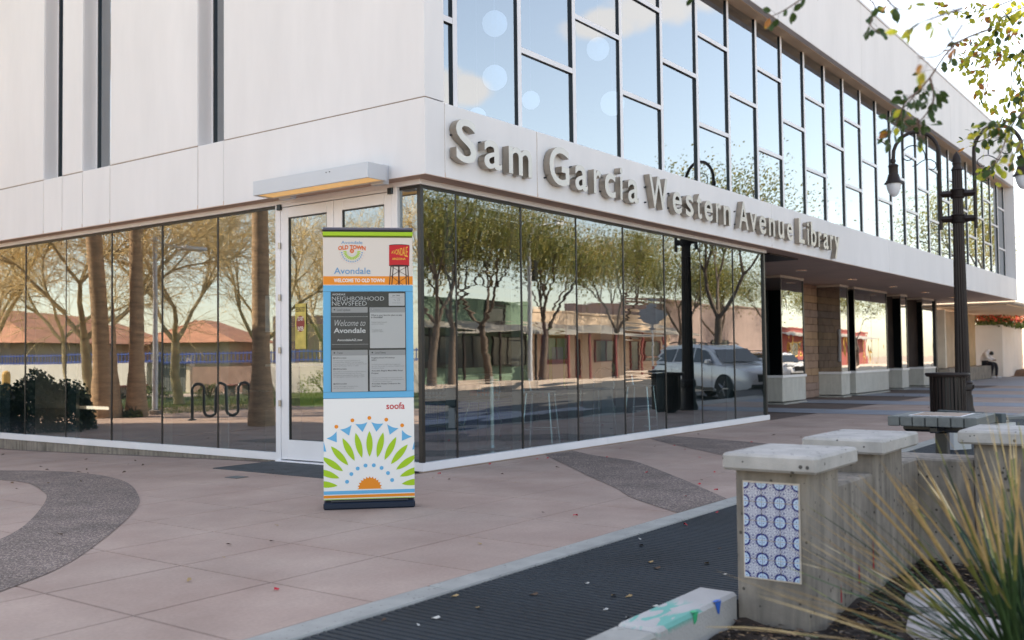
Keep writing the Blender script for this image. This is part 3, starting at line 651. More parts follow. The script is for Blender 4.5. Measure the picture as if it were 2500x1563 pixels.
# ---- entrance doors
f = MB(); f.box(-.02, .06, .33, .42, .0, 3.17, .004); f.box(-.02, .06, 2.30, 2.39, .0, 3.17, .004); f.box(-.018, .055, .421, 2.299, 3.135, 3.17, .003); f.box(-.06, .06, .36, 2.36, -.01, .022, .004)
f.build('door_frame', MT['alu'], LB)
for i, (a, c) in enumerate(((.425, 1.355), (1.363, 2.296))):
    d = MB(); zt = 3.128
    d.box(-.012, .035, a, a+.115, .035, zt, .004); d.box(-.012, .035, c-.135, c, .035, zt, .004)
    d.box(-.0115, .034, a+.116, c-.136, 3.0, zt-.001, .003); d.box(-.0115, .034, a+.116, c-.136, .036, .272, .003)
    door = d.build('door', MT['alu'], LB, label='tall white glazed entrance door leaf with '+('exposed hinges' if i else 'slim frame'))
    d = MB(); d.box(-.004, .03, a+.1155, a+.125, .275, 2.998); d.box(-.004, .03, c-.145, c-.1355, .275, 2.998); d.box(-.004, .03, a+.126, c-.146, 2.985, 2.998); d.build('glazing_bead', MT['silicone'], door)
    pane_y(a+.12, c-.14, .27, 2.99, .012, MT['glassP'], door, .0015, 'door_pane')
    yh = c+.004 if i else a-.004
    for zh in (2.62, 1.98, 1.33, .68): MB().lathe([(.018, 0), (.018, .075)], -.03, yh, zh, 10).build('hinge', MT['steel'], door, smooth=40)
    d = MB(); yk = c-.05 if i else a+.05; d.box(-.045, -.012, yh-.03, yh+.04, 3.10, 3.17, .004); d.build('pivot_bracket', MT['darkalu'], door)
# health notice taped inside the left door leaf
def zz(v): return v
nt_ = MB(); nt_.box(-.0, .006, 1.86, 2.05, 1.38, 1.93)
po = nt_.build('door_notice', mat('yellow_poster', (.55, .42, .10), .6, var=.25, vscale=9), label='yellow printed notice reading feeling sick do not enter taped inside the door glass', cat='notice')
for s_, y0, y1, z0, z1, cc in (('FEELING SICK?', 2.04, 1.87, 1.83, 1.89, (.08, .05, .02)), ('DO NOT', 2.0, 1.9, 1.72, 1.77, (.85, .8, .7)), ('ENTER', 2.0, 1.9, 1.6, 1.65, (.85, .8, .7))):
    t_ = MB(); add_text(t_, s_, 0, 1, z0, z1, 0, .01)
    t_.xform(lambda p: (-.0025, y0+(y1-y0)*p[0], p[2])); t_.build('lettering', mat('ink', cc, .6), po)
t_ = MB(); n_ = 20; t_.poly([(-.0015, 1.955+.075*cos(2*pi*k/n_), 1.685+.1*sin(2*pi*k/n_)) for k in range(n_)]); t_.build('printed_disc', mat('maroon_ink', (.25, .04, .03), .6), po)
po2 = MB().box(.045, .05, 2.5, 2.66, 1.6, 2.06).build('paper_sheet', mat('paper_grey', (.42, .46, .46), .7), label='blank grey green sheet of paper taped inside the glass left of the door', cat='paper')
# ---- arcade shopfronts, y = 2
AB = [(15.72, 17.35), (20.25, 21.0), (21.55, 24.94), (26.53, 27.34), (29.36, 31.07)]
for (a, c) in AB:
    o = MB().box(a, c, 2.0, 4.6, .06, .655, .008).build('concrete_plinth', concrete('arcade_concrete', (.52, .49, .45), .3, 22, stain=.12), LB)
    MB().box(a-.07, c-.12, 1.93, 4.6, -.02, .032, .004).build('plinth_foot', MT['kerb'], o)
    MB().box(a-.02, c+.03, 1.975, 4.6, .656, .72, .004).build('window_ledge', MT['alu'], o)
    MB().box(a-.01, c+.01, 1.985, 4.6, 3.165, 3.229, .004).build('head_trim', MT['cream'], o)
    MB().box(a, a+.05, 2.0, 4.6, .721, 3.164, 0).build('window_frame', MT['darkalu'], o); MB().box(c-.05, c, 2.0, 4.5, .721, 3.164, 0).build('window_frame', MT['darkalu'], o)
    xs = [a+.05]+([(a+c)/2] if c-a > 2 else [])+[c-.05]
    for x0, x1 in zip(xs, xs[1:]): pane(x0, x1, .721, 3.164, 2.015, MT['glassD'], o, .004)
    f = MB(); f.quad((a-.004, 4.6, .721), (a-.004, 2.0, .721), (a-.004, 2.0, 3.164), (a-.004, 4.6, 3.164)); f.build('side_pane', MT['glassD'], o)
    f = MB(); f.box(a+.4, a+.5, 2.6, 4.4, .721, 3.1); f.build('interior_screen', MT['bronze'], o)
MB().box(31.07, 31.3, 1.96, 4.6, .0, 3.24).build('arcade_post', MT['bronze'], LB)
# split-block wall between the bays, every block its own piece
bw = MB().box(17.36, 33.0, 2.69, 2.9, .0, 3.228).build('block_wall', MT['slabjoint'], LB)
nb = 0; z = .005; row = 0
while z < 3.2:
    h = .205; x = 17.36-(.2 if row % 2 else 0); ms = [MT['brick'], MT['brick2'], MT['brick3']]
    rm = ms[(1, 1, 0, 2, 0, 0, 0, 2, 2, 0, 0, 1, 0, 2, 0, 0)[row % 16]]
    while x < 20.25:
        x1 = min(x+.405, 20.25); xx = max(x, 17.36)
        if x1-xx > .03:
            MB().box(xx+.005, x1-.005, 2.65+R.uniform(-.004, .004), 2.70, z+.004, min(z+h, 3.228)-.004, .004).build('block', rm, bw); nb += 1
        x += .41
    z += h+.003; row += 1
MB().box(10.0, 15.72, 4.6, 4.7, 0, 3.228).build('arcade_back_wall', MT['iwall'], LB)
MB().box(24.95, 31, 4.55, 4.7, 0, 3.228).build('arcade_back_wall', MT['iwall'], LB)
# framed case on the block wall
nc = thing('notice_case', 'slim white framed notice case on the split block wall of the arcade', 'notice case', (18.6, 2.6, 1.2))
MB().box(17.9, 18.55, 2.585, 2.64, 1.0, 1.98, .006).build('frame', MT['alu'], nc); MB().box(17.97, 18.48, 2.578, 2.584, 1.07, 1.91).build('backing', MT['cream'], nc)
# wall light over the entrance
XF = UPX
wl = thing('entrance_light', 'long pale grey box light over the entrance doors glowing warm beneath', 'light', (-.9, .8, 3.2))
b = MB(); zz0, zz1 = 3.083, 3.245
b.box(-1.0, -.98, -.18, 1.60, zz0, zz1, .003); b.box(-.979, -.72, -.18, -.165, zz0, zz1, .002); b.box(-.979, -.72, 1.585, 1.60, zz0, zz1, .002); b.box(-.979, -.72, -.164, 1.584, zz1-.02, zz1, .002); b.box(-.74, -.72, -.164, 1.584, zz0, zz1-.021, .002)
b.build('housing', MT['fixture'], wl)
MB().box(-.975, -.745, -.16, .70, zz0+.012, zz0+.03).build('diffuser', emis('warm_diffuser', (1, .62, .26), .14), wl); MB().box(-.975, -.745, .715, 1.58, zz0+.012, zz0+.03).build('diffuser', bpy.data.materials['warm_diffuser'], wl)
MB().box(-.72, -.634, -.13, .05, zz0-.02, zz1+.02, .003).build('wall_bracket', MT['fixture'], wl); MB().box(-.72, -.634, 1.3, 1.5, zz0-.02, zz1-.02, .003).build('wall_bracket', MT['fixture'], wl)
b = MB()
for y in (.42, .37): b.tube([(-1.001, y, 3.205), (-1.006, y, 3.205)], .006, 8)
b.build('screw', MT['black'], wl)
# downlights
XF = None
names_dl = ['first soffit downlight, nearest the glass box', 'second soffit downlight along the arcade', 'third soffit downlight along the arcade', 'fourth soffit downlight along the arcade', 'last small soffit downlight beside the lamp post']
for i, x in enumerate((14.92, 18.74, 22.63, 26.4, 30.29)):
    d = thing('downlight', 'round lit '+names_dl[i], 'downlight', (x, 1.17, 3.24), group='downlights in the arcade soffit')
    MB().lathe([(.10, 0), (.10, .01), (.13, .012), (.13, 0)], x, 1.17, 3.215, 20).build('trim_ring', MT['alu'], d, smooth=40)
    MB().lathe([(.095, 0), (.095, .004)], x, 1.17, 3.218, 20).build('lens', emis('downlight_lens', (1, .86, .66), 1.5), d)
# entrance mat
MB().box(-.93, -.03, .55, 2.42, -.004, .008, .003).build('entrance_mat', mat('mat_rubber', (.05, .055, .06), .8, var=.3, vscale=6, fine=.4, fscale=60), label='dark grey ribbed mat let into the paving at the doors', cat='mat')
MB().box(-1.42, -1.26, 1.36, 1.56, .001, .006, .002).build('floor_plate', mat('metal_plate', (.12, .13, .13), .5, .3), label='small square metal plate in the paving near the entrance mat', cat='plate')

# ------------------------------------------------------------------ library lettering
XF = UPX
LT = thing('library_sign', 'brushed metal letters reading Sam Garcia Western Avenue Library on the fascia', 'sign', (5.8, -OF, 3.3))
LET = [('S',-0.259,0.079), ('a',0.214,0.526), ('m',0.659,1.110), ('G',1.466,1.890), ('a',2.023,2.308), ('r',2.457,2.635), ('c',2.726,2.992), ('i',3.114,3.175), ('a',3.319,3.613), ('W',3.916,4.448), ('e',4.605,4.890), ('s',5.020,5.272), ('t',5.387,5.553), ('e',5.649,5.934), ('r',6.061,6.237), ('n',6.340,6.608), ('A',6.929,7.316), ('v',7.379,7.667), ('e',7.778,8.066), ('n',8.200,8.471), ('u',8.630,8.895), ('e',9.047,9.327), ('L',9.643,9.928), ('i',10.089,10.155), ('b',10.275,10.563), ('r',10.686,10.859), ('a',10.971,11.253), ('r',11.371,11.541), ('y',11.618,11.935)]
CAPH = .452; ZBASE = 3.302
for ch, xa, xb in LET:
    vv, ff = tm(ch, .012, .5, 0, 6); vm, _ = tm('H', .012, .5, 0, 6)
    s = CAPH/(max(v[1] for v in vm)-min(v[1] for v in vm)); y0 = min(v[1] for v in vm)
    a, c = min(v[0] for v in vv), max(v[0] for v in vv)
    b = MB()
    b.v = [(xa+(v[0]-a)/(c-a)*(xb-xa), -OF-.055-v[2]*.09, ZBASE+(v[1]-y0)*s) for v in vv]; b.f = [tuple(f) for f in ff]
    b.m = []
    for f in b.f:
        p = [Vector(b.v[k]) for k in f]; n = (p[1]-p[0]).cross(p[2]-p[0]); n = n.normalized() if n.length > 0 else n
        b.m.append(1 if n.y < -.9 else 0)
    o = b.build('letter', [MT['steel'], MT['steelface']], LT)
    b = MB(); zs = [ZBASE+.07, ZBASE+.28]
    for z in zs: b.tube([(xa+.025, -OF+.002, z), (xa+.025, -OF-.03, z)], .011, 8)
    b.build('standoff', MT['darkalu'], o)
XF = None
# ------------------------------------------------------------------ information kiosk
KC = Vector((-2.095, -1.26, 0)); KD = (Vector((CP.x, CP.y, 0))-KC).normalized()
KT = thing('information_kiosk', 'tall colourful city information kiosk with grey screen standing on the plaza', 'kiosk', (KC.x, KC.y, 0), atan2(KD.y, KD.x)+pi/2)
kcol = dict(beige=(.70, .615, .55), green=(.36, .56, .018), blue=(.115, .41, .66), orange=(.82, .25, .015), navy=(.008, .016, .035), cap=(.075, .068, .10), white=(.82, .78, .75), red=(.55, .008, .015),
            screen=(.022, .022, .024), card=(.52, .52, .53), cardh=(.33, .33, .34), ink=(.05, .05, .055), mid=(.2, .2, .21), lt=(.62, .62, .63), brown=(.05, .012, .012), yellow=(.85, .48, .05), dgreen=(.10, .13, .01), rust=(.72, .13, .02), lblue=(.12, .30, .52))
KM = {k: mat('kiosk_'+k, v, .5, var=.015, spec=.35) for k, v in kcol.items()}
def kz(v): return (1450-v)*.001692
def kx(u, v): return (u-411.5-13.5*(1450-v)/1402)*.00169
def kwarp(p):                                    # the column narrows slightly upward
    return (p[0]*(1-.012*p[2]/2.35)+.0, p[1], p[2])
FY = -.11
def kbox(x0, x1, z0, z1, y0, y1, m, nm, c=.003, parent=KT):
    return MB().box(x0, x1, y0, y1, z0, z1, c).xform(kwarp).build(nm, KM[m] if isinstance(m, str) else m, parent, local=True)
W_ = .3795
kbox(-W_, W_, kz(1450), kz(1414), FY-.006, .12, 'navy', 'base', .012)
kbox(-W_+.06, W_-.06, kz(1413), kz(1405), FY-.004, .12, 'ink', 'toe_slot', .003)
lower = kbox(-W_+.003, W_-.003, kz(1402), kz(906), FY, .118, 'white', 'lower_panel', .004)
frame = kbox(-W_+.002, W_-.002, kz(905), kz(345), FY, .118, 'blue', 'screen_frame', .004)
upper = kbox(-W_+.002, W_-.002, kz(344), kz(101), FY, .118, 'beige', 'header_panel', .003)
kbox(-W_, W_, kz(100), kz(80), FY-.012, .118, 'green', 'green_band', .003)
kbox(-W_+.006, W_-.006, kz(79), kz(72), FY+.004, .112, 'ink', 'shadow_gap', 0)
b = MB(); n_ = 10
for i in range(n_):
    a0, a1 = i/n_, (i+1)/n_
    f0 = lambda a: (FY-.02+a*.26, kz(72)+.036*sin(pi*min(1, .12+a*.75)))
    (ya, za), (yb, zb) = f0(a0), f0(a1)
    b.quad((-W_, ya, za), (W_, ya, za), (W_, yb, zb), (-W_, yb, zb)); 
b.quad((-W_, FY-.02, kz(72)), (W_, FY-.02, kz(72)), (W_, FY-.02, f0(0)[1]), (-W_, FY-.02, f0(0)[1])); b.quad((-W_, FY-.02, kz(72)), (-W_, .15, kz(72)), (W_, .15, kz(72)), (W_, FY-.02, kz(72)))
for sx in (-1, 1): b.poly([(sx*W_, FY-.02, kz(72))]+[(sx*W_, *f0(i/n_)) for i in range(n_+1)]+[(sx*W_, .24+FY, kz(72))])
b.box(-W_, W_, .1, .2+FY+.03, kz(76), kz(64)); b.xform(kwarp).build('cap', KM['cap'], KT, local=True, smooth=40)
PY0 = FY-.0016
def clipx(P, lo, hi):
    for s, lim in ((1, hi), (-1, -lo)):
        o = []
        for i in range(len(P)):
            a, c = P[i], P[(i+1) % len(P)]; ia, ic = s*a[0] <= lim, s*c[0] <= lim
            if ia: o.append(a)
            if ia != ic: t = (lim*s-a[0])/(c[0]-a[0]); o.append((a[0]+(c[0]-a[0])*t, a[1]+(c[1]-a[1])*t))
        P = o
        if len(P) < 3: return []
    return P
class Flat:
    def __init__(s, parent, y=PY0): s.b = {}; s.p = parent; s.y = y
    def g(s, m): return s.b.setdefault(m, MB())
    def poly(s, P, m, y=None, lim=W_-.0035):
        P = clipx(P, -lim, lim)
        if len(P) >= 3:
            ar = sum(P[i][0]*P[(i+1) % len(P)][1]-P[(i+1) % len(P)][0]*P[i][1] for i in range(len(P)))
            if ar < 0: P = P[::-1]
            s.g(m).poly([(x, s.y if y is None else y, z) for x, z in P])
    def rect(s, x0, x1, z0, z1, m, y=None): s.poly([(x0, z0), (x1, z0), (x1, z1), (x0, z1)], m, y)
    def disc(s, x, z, r, m, y=None, n=22, rz=None): s.poly([(x+r*cos(2*pi*i/n), z+(rz or r)*sin(2*pi*i/n)) for i in range(n)], m, y)
    def text(s, t, x0, x1, z0, z1, m, w=0, y=None, warp=None, ref=None, shear=0): add_text(s.g(m), t, x0, x1, z0, z1, s.y-.0004 if y is None else y, w, 0, warp, shear, ref)
    def line(s, a, c, wd, m, y=None):
        d = Vector((c[0]-a[0], c[1]-a[1])); n = Vector((-d.y, d.x)).normalized()*wd/2
        s.poly([(a[0]+n.x, a[1]+n.y), (a[0]-n.x, a[1]-n.y), (c[0]-n.x, c[1]-n.y), (c[0]+n.x, c[1]+n.y)], m, y)
    def done(s, nm='printed_artwork'):
        for m, b in s.b.items(): b.xform(kwarp).build(nm, KM[m], s.p, local=True)
def lens_shape(cx, cz, ang, r0, r1, hw, n=9):
    out = []
    for side in (1, -1):
        for i in range(n+1):
            t = i/n if side == 1 else 1-i/n
            r = r0+(r1-r0)*t; ww = hw*sin(pi*t)**.8*side
            out.append((cx+r*sin(ang)+ww*cos(ang), cz+r*cos(ang)-ww*sin(ang)))
    return out
f = Flat(lower)
cx, cz = kx(414, 1352), kz(1352); U = .00169
for d in range(-6, 7):
    f.poly(lens_shape(cx, cz, RD(d*13.8), 158*U, 285*U, 15.5*U), 'green')
    if abs(d) <= 2: f.disc(cx+349*U*sin(RD(d*13.8)), cz+349*U*cos(RD(d*13.8)), 9.4*U, 'orange')
for i in range(-5, 5):
    a = RD((i+.5)*13.8); r0, r1 = 282*U, 328*U; ha = RD(5.2)
    P = [(cx+r0*sin(a), cz+r0*cos(a))]+[(cx+(r1-6*U*sin(pi*j/8))*sin(a-ha+2*ha*j/8), cz+(r1-6*U*sin(pi*j/8))*cos(a-ha+2*ha*j/8)) for j in range(9)]
    f.poly(P[:1]+P[1:][::1], 'blue')
for dg in (-71, -50, -30, -10, 10, 30, 50, 70): f.disc(cx+117*U*sin(RD(dg)), cz+117*U*cos(RD(dg)), 9.6*U, 'blue')
P = []
for i in range(12):
    a = -pi/2+pi*i/12; P += [(cx+62*U*sin(a), cz+62*U*cos(a))]
    for j in range(1, 6):
        aa = a+pi/12*j/6; P.append((cx+(62-9*sin(pi*j/6))*U*sin(aa), cz+(62-9*sin(pi*j/6))*U*cos(aa)))
P.append((cx+62*U, cz)); f.poly(P, 'orange')
f.rect(-W_, W_, kz(1375), kz(1358), 'blue'); f.rect(-W_, W_, kz(1393), kz(1379), 'orange'); f.rect(-W_, W_, kz(1402)+.003, kz(1397), 'green')
f.text('soofa', kx(502, 945), kx(593, 945), kz(962), kz(929), 'red', .012)
f.done()
f = Flat(upper)
f.rect(-W_, W_, kz(343), kz(301), 'orange'); f.rect(-W_, W_, kz(346), kz(343.5), 'white'); f.rect(-W_, W_, kz(108), kz(101.5), 'dgreen')
f.text('WELCOME TO OLD TOWN!', kx(252, 320), kx(505, 320), kz(331), kz(312), 'white', .03)
f.text('Avondale', kx(254, 275), kx(434, 275), kz(290), kz(258), 'lblue', .006)
f.disc(kx(389, 275), kz(281), .004, 'lblue')
f.text('Avondale', kx(291, 132), kx(397, 132), kz(140.5), kz(125), 'lblue', .004)
arcw = lambda x, z: (x, z-.10*(abs(x-kx(344, 160))/.12)**2*.12)
f.text('OLD TOWN', kx(276, 155), kx(412, 155), kz(167), kz(145), 'rust', .045, warp=arcw)
cx, cz = kx(343.8, 178), kz(178)
f.disc(cx, kz(175), 11*U, 'rust'); f.text('est', cx-.008, cx+.008, kz(174), kz(170), 'beige', y=PY0-.0008); f.text('1946', cx-.009, cx+.009, kz(181), kz(176), 'beige', y=PY0-.0008)
for i in range(15):
    a = pi/2+pi*(i+.0)/14
    f.poly(lens_shape(cx, cz, a, 24*U, 45*U, 2.9*U, 5), 'green')
for i in range(14):
    a = pi/2+pi*(i+.5)/14; r0, r1, ha = 45*U, 54*U, RD(4.6)
    f.poly([(cx+r0*sin(a), cz+r0*cos(a)), (cx+r1*sin(a-ha), cz+r1*cos(a-ha)), (cx+r1*sin(a+ha), cz+r1*cos(a+ha))], 'lblue')
    f.disc(cx+20*U*sin(a), cz+20*U*cos(a), .0018, 'lblue', n=8)
for i in range(13): a = pi/2+pi*(i+.5)/13; f.disc(cx+61*U*sin(a), cz+60*U*cos(a), .0022, 'red', n=8)
# water tower picture
tx = lambda u: kx(u, 230)
f.poly([(tx(528), kz(246)), (tx(629), kz(246)), (tx(632), kz(148)), (tx(529), kz(148))], 'red')
f.disc(tx(580), kz(146), 52*U, 'brown', rz=5.5*U); f.disc(tx(579), kz(148.5), 50*U, 'red', y=PY0-.0004, rz=4.5*U)
f.disc(tx(578.5), kz(248), 52*U, 'brown', y=PY0-.0003, rz=5*U)
f.text('ARIZONA', tx(543), tx(611), kz(219), kz(208.5), 'yellow', .012, y=PY0-.0008)
sw = lambda x, z: (x, kz(178)+(z-kz(178))*(.35+1.15*(x-tx(540))/(tx(622)-tx(540)))-.05*((x-tx(600))/.15)**2*.3)
f.text('AVONDALE', tx(540), tx(622), kz(196), kz(160), 'yellow', .0, y=PY0-.0008, warp=sw)
for u0, u1 in ((537, 529), (549, 541), (577, 577), (611, 614), (622, 626)): f.line((tx(u0), kz(250)), (tx(u1), kz(344)), 4.5*U if u0 != 577 else 7*U, 'brown', PY0-.0012)
for a, c in (((540, 252), (577, 275)), ((620, 252), (577, 275)), ((577, 275), (538, 300)), ((577, 275), (622, 300)), ((538, 300), (577, 330)), ((622, 300), (577, 330)), ((577, 330), (560, 344)), ((577, 330), (597, 344))):
    f.line((tx(a[0]), kz(a[1])), (tx(c[0]), kz(c[1])), 2.2*U, 'brown', PY0-.0012)
f.done()
# screen with its cards
def gscreen():
    m, t, p = newmat('screen_glass'); t.nodes.remove(p); o = [n for n in t.nodes if n.type == 'OUTPUT_MATERIAL'][0]
    gl = nd(t, 'ShaderNodeBsdfGlossy'); gl.inputs['Roughness'].default_value = .02; tr = nd(t, 'ShaderNodeBsdfTransparent'); fr = nd(t, 'ShaderNodeFresnel'); fr.inputs['IOR'].default_value = 1.22
    mx = nd(t, 'ShaderNodeMixShader'); lk(t, fr.outputs[0], mx.inputs[0]); lk(t, tr.outputs[0], mx.inputs[1]); lk(t, gl.outputs[0], mx.inputs[2]); lk(t, mx.outputs[0], o.inputs[0]); return m
sx0, sx1 = kx(234, 600), kx(606, 600)
scr = MB().box(sx0, sx1, FY-.004, FY+.02, kz(872), kz(377), .001).xform(kwarp).build('screen', KM['screen'], frame, local=True)
b = MB()
for z in (377, 873): b.box(-W_+.003, W_-.003, FY-.001, FY+.003, kz(z)-.001, kz(z)+.001)
b.xform(kwarp).build('frame_seam', KM['ink'], frame, local=True)
f = Flat(frame, FY-.0046)
Q = lambda x, y: (kx(700 and (780+x*.18519-700)/.4896, (700+y*.18519-530)/.4896), kz((700+y*.18519-530)/.4896))
def crect(x0, y0, x1, y1, m, y=None): a = Q(x0, y0); c = Q(x1, y1); f.rect(min(a[0], c[0]), max(a[0], c[0]), min(a[1], c[1]), max(a[1], c[1]), m, y)
def ctext(t, x0, x1, y0, y1, m, wt=0, ref=None, shear=0, y=FY-.0058):
    a = Q(x0, y1); c = Q(x1, y0); f.text(t, a[0], c[0], a[1], c[1], m, wt, y, None, ref, shear)
def rrect(x0, y0, x1, y1, m, y, r=8):
    a = Q(x0, y1); c = Q(x1, y0); rr_ = r*.18519/.4896*U; P = []
    for (px, pz, s0) in ((c[0]-rr_, c[1]-rr_, 0), (a[0]+rr_, c[1]-rr_, 90), (a[0]+rr_, a[1]+rr_, 180), (c[0]-rr_, a[1]+rr_, 270)):
        P += [(px+rr_*cos(RD(s0+k*30)), pz+rr_*sin(RD(s0+k*30))) for k in range(4)]
    f.poly(P, m, y)
Y1, Y2, Y3 = FY-.0050, FY-.0054, FY-.0058
ctext('AVONDALE', 212, 382, 104, 128, 'lt', .015, 'H'); ctext('NEIGHBORHOOD', 208, 890, 146, 198, 'lt', -.012, 'H'); ctext('NEWSFEED', 208, 660, 208, 262, 'lt', -.012, 'H')
rrect(950, 103, 1162, 267, 'card', Y1); ctext('Jan 24th', 1000, 1100, 122, 146, 'ink', .01, 'J'); crect(975, 155, 1145, 157, 'mid', Y2); ctext('72', 1065, 1100, 170, 186, 'mid'); ctext('57', 1065, 1100, 192, 208, 'mid'); ctext('Partly Cloudy', 1002, 1108, 222, 238, 'mid')
f.disc(*Q(1035, 198), .0045, 'mid', Y2, rz=.003); f.disc(*Q(1022, 186), .003, 'mid', Y2)
rrect(200, 282, 672, 356, 'cardh', Y1); crect(196, 357, 670, 818, 'ink', Y1); f.disc(*Q(238, 316), .0064, 'ink', Y2); ctext('Local Updates', 272, 445, 303, 334, 'ink', 0, 'L')
for yy in (408, 770):
    for i in range(34): crect(202+i*14, yy-3, 208+i*14, yy+3, 'lt', Y2)
ctext('Welcome to', 240, 640, 450, 530, 'lt', -.012, 'Wel', .35); ctext('Avondale', 225, 642, 555, 622, 'lt', .02, 'Al'); f.disc(*Q(540, 598), .0035, 'lt', Y3)
ctext('AvondaleAZ.gov', 268, 598, 698, 736, 'lt', .02, 'Ag')
rrect(694, 287, 1164, 824, 'card', Y1); rrect(694, 287, 1164, 356, 'cardh', Y2); f.disc(*Q(733, 321), .0064, 'ink', Y3); ctext('?', 726, 740, 308, 334, 'lt', .02, None, 0, FY-.0062); ctext('Opinion', 765, 845, 312, 334, 'mid', 0)
ctext('What is your favorite place to play', 714, 1126, 380, 406, 'ink', .02, 'Wy'); ctext('in Avondale?', 714, 870, 404, 430, 'ink', .02, 'Al')
ctext('Festival Fields dog park', 722, 925, 474, 496, 'mid', .005); ctext('posted at 2:10pm', 722, 876, 497, 518, 'mid', .005); ctext('Friendship Park', 722, 860, 577, 598, 'mid', .005); ctext('posted at 7:40pm', 722, 872, 599, 618, 'mid', .005)
rrect(190, 844, 664, 1388, 'card', Y1); rrect(190, 844, 664, 916, 'cardh', Y2); f.disc(*Q(230, 880), .0064, 'ink', Y3); ctext('Tweet', 266, 338, 867, 892, 'ink', 0, 'T')
for y_, tl in ((948, ['The Maricopa County Department of', 'Transportation MCDOT will be applying', 'preservative seal on MC85 Main Roosevelt Road', 'beginning Monday, March 7, 2022']), (1092, ['Avondale is seeking Parks and Recreation', 'advisory board members for the year', 'The term is extended for those in 2022', 'during regular council meetings. Learn']), (1285, ['There are budget requests from', 'the city community events'])):
    ctext('@AZAvondale', 210, 386, y_-12, y_+12, 'ink', .012, '@A')
    for i, s_ in enumerate(tl): ctext(s_, 212, 212+min(430, 10.6*len(s_)), y_+26+i*23, y_+43+i*23, 'mid', 0)
rrect(683, 847, 1158, 1384, 'card', Y1); rrect(683, 847, 1158, 918, 'cardh', Y2); f.disc(*Q(724, 880), .0064, 'ink', Y3); ctext('Local News', 760, 898, 868, 894, 'ink', 0, 'L')
for s_, x1, y_ in (('Neighborhood Workshop', 1015, 952), ('2021', 775, 983), ('Avondale Begins Multi-Mile Road', 1118, 1122), ('Project', 800, 1155), ('Avondale Passes Ordinance for', 1088, 1292), ('Golf Carts', 832, 1324)): ctext(s_, 710, x1, y_-12, y_+12, 'ink', .015, 'Ag')
for s_, y_ in (('To further promote neighborhood engagement', 1030), ('the City of Avondale is creating a Neighborhood', 1054), ('Workshop on Monday', 1078), ('Construction will begin soon on a multi mile', 1205), ('road improvement project on Avondale Boulevard', 1230), ('Tuesday with rolling closures', 1254)): ctext(s_, 712, 712+9*len(s_), y_, y_+17, 'mid', 0)
f.done('screen_print')
MB().quad((sx0, FY-.0075, kz(872)), (sx1, FY-.0075, kz(872)), (sx1, FY-.0075, kz(377)), (sx0, FY-.0075, kz(377))).xform(kwarp).build('screen_glass', gscreen(), frame, local=True)

# ------------------------------------------------------------------ twin street lamp
LX, LY = 12.38, -2.89
lamp = thing('street_lamp', 'dark brown fluted twin-arm street lamp behind the litter bin', 'street lamp', (LX, LY, 0))
MB().lathe([(.21, 0), (.22, .06), (.2, .12), (.175, .2), (.165, .42)], LX, LY, 0, 24).build('base', MT['bronze'], lamp, smooth=35)
b = MB(); b.lathe([(.15, .42), (.15, .50), (.178, .53), (.182, .60), (.17, .63), (.178, .66), (.15, .70)], LX, LY, 0, 24); b.box(LX-.02, LX+.02, LY-.2, LY-.17, .54, .62, .005); b.box(LX-.2, LX-.17, LY-.02, LY+.02, .54, .62, .005)
b.build('collar', MT['bronze'], lamp, smooth=35)
b = MB(); b.lathe([(.15, .20), (.145, .42)], LX, LY, 0, 32, flute=.1); b.lathe([(.138, .70), (.118, 2.2), (.094, 4.77)], LX, LY, 0, 32, flute=.12); b.build('fluted_post', MT['bronze'], lamp)
b = MB(); b.lathe([(.095, 4.77), (.11, 4.78), (.10, 4.80), (.07, 4.86), (.088, 4.91), (.075, 4.93), (.08, 4.98), (.066, 5.05), (.03, 5.11), (.008, 5.14)], LX, LY, 0, 20); b.build('finial', MT['bronze'], lamp, smooth=50)
AD = Vector((.30, -.954, 0)).normalized()     # the arms point across the view
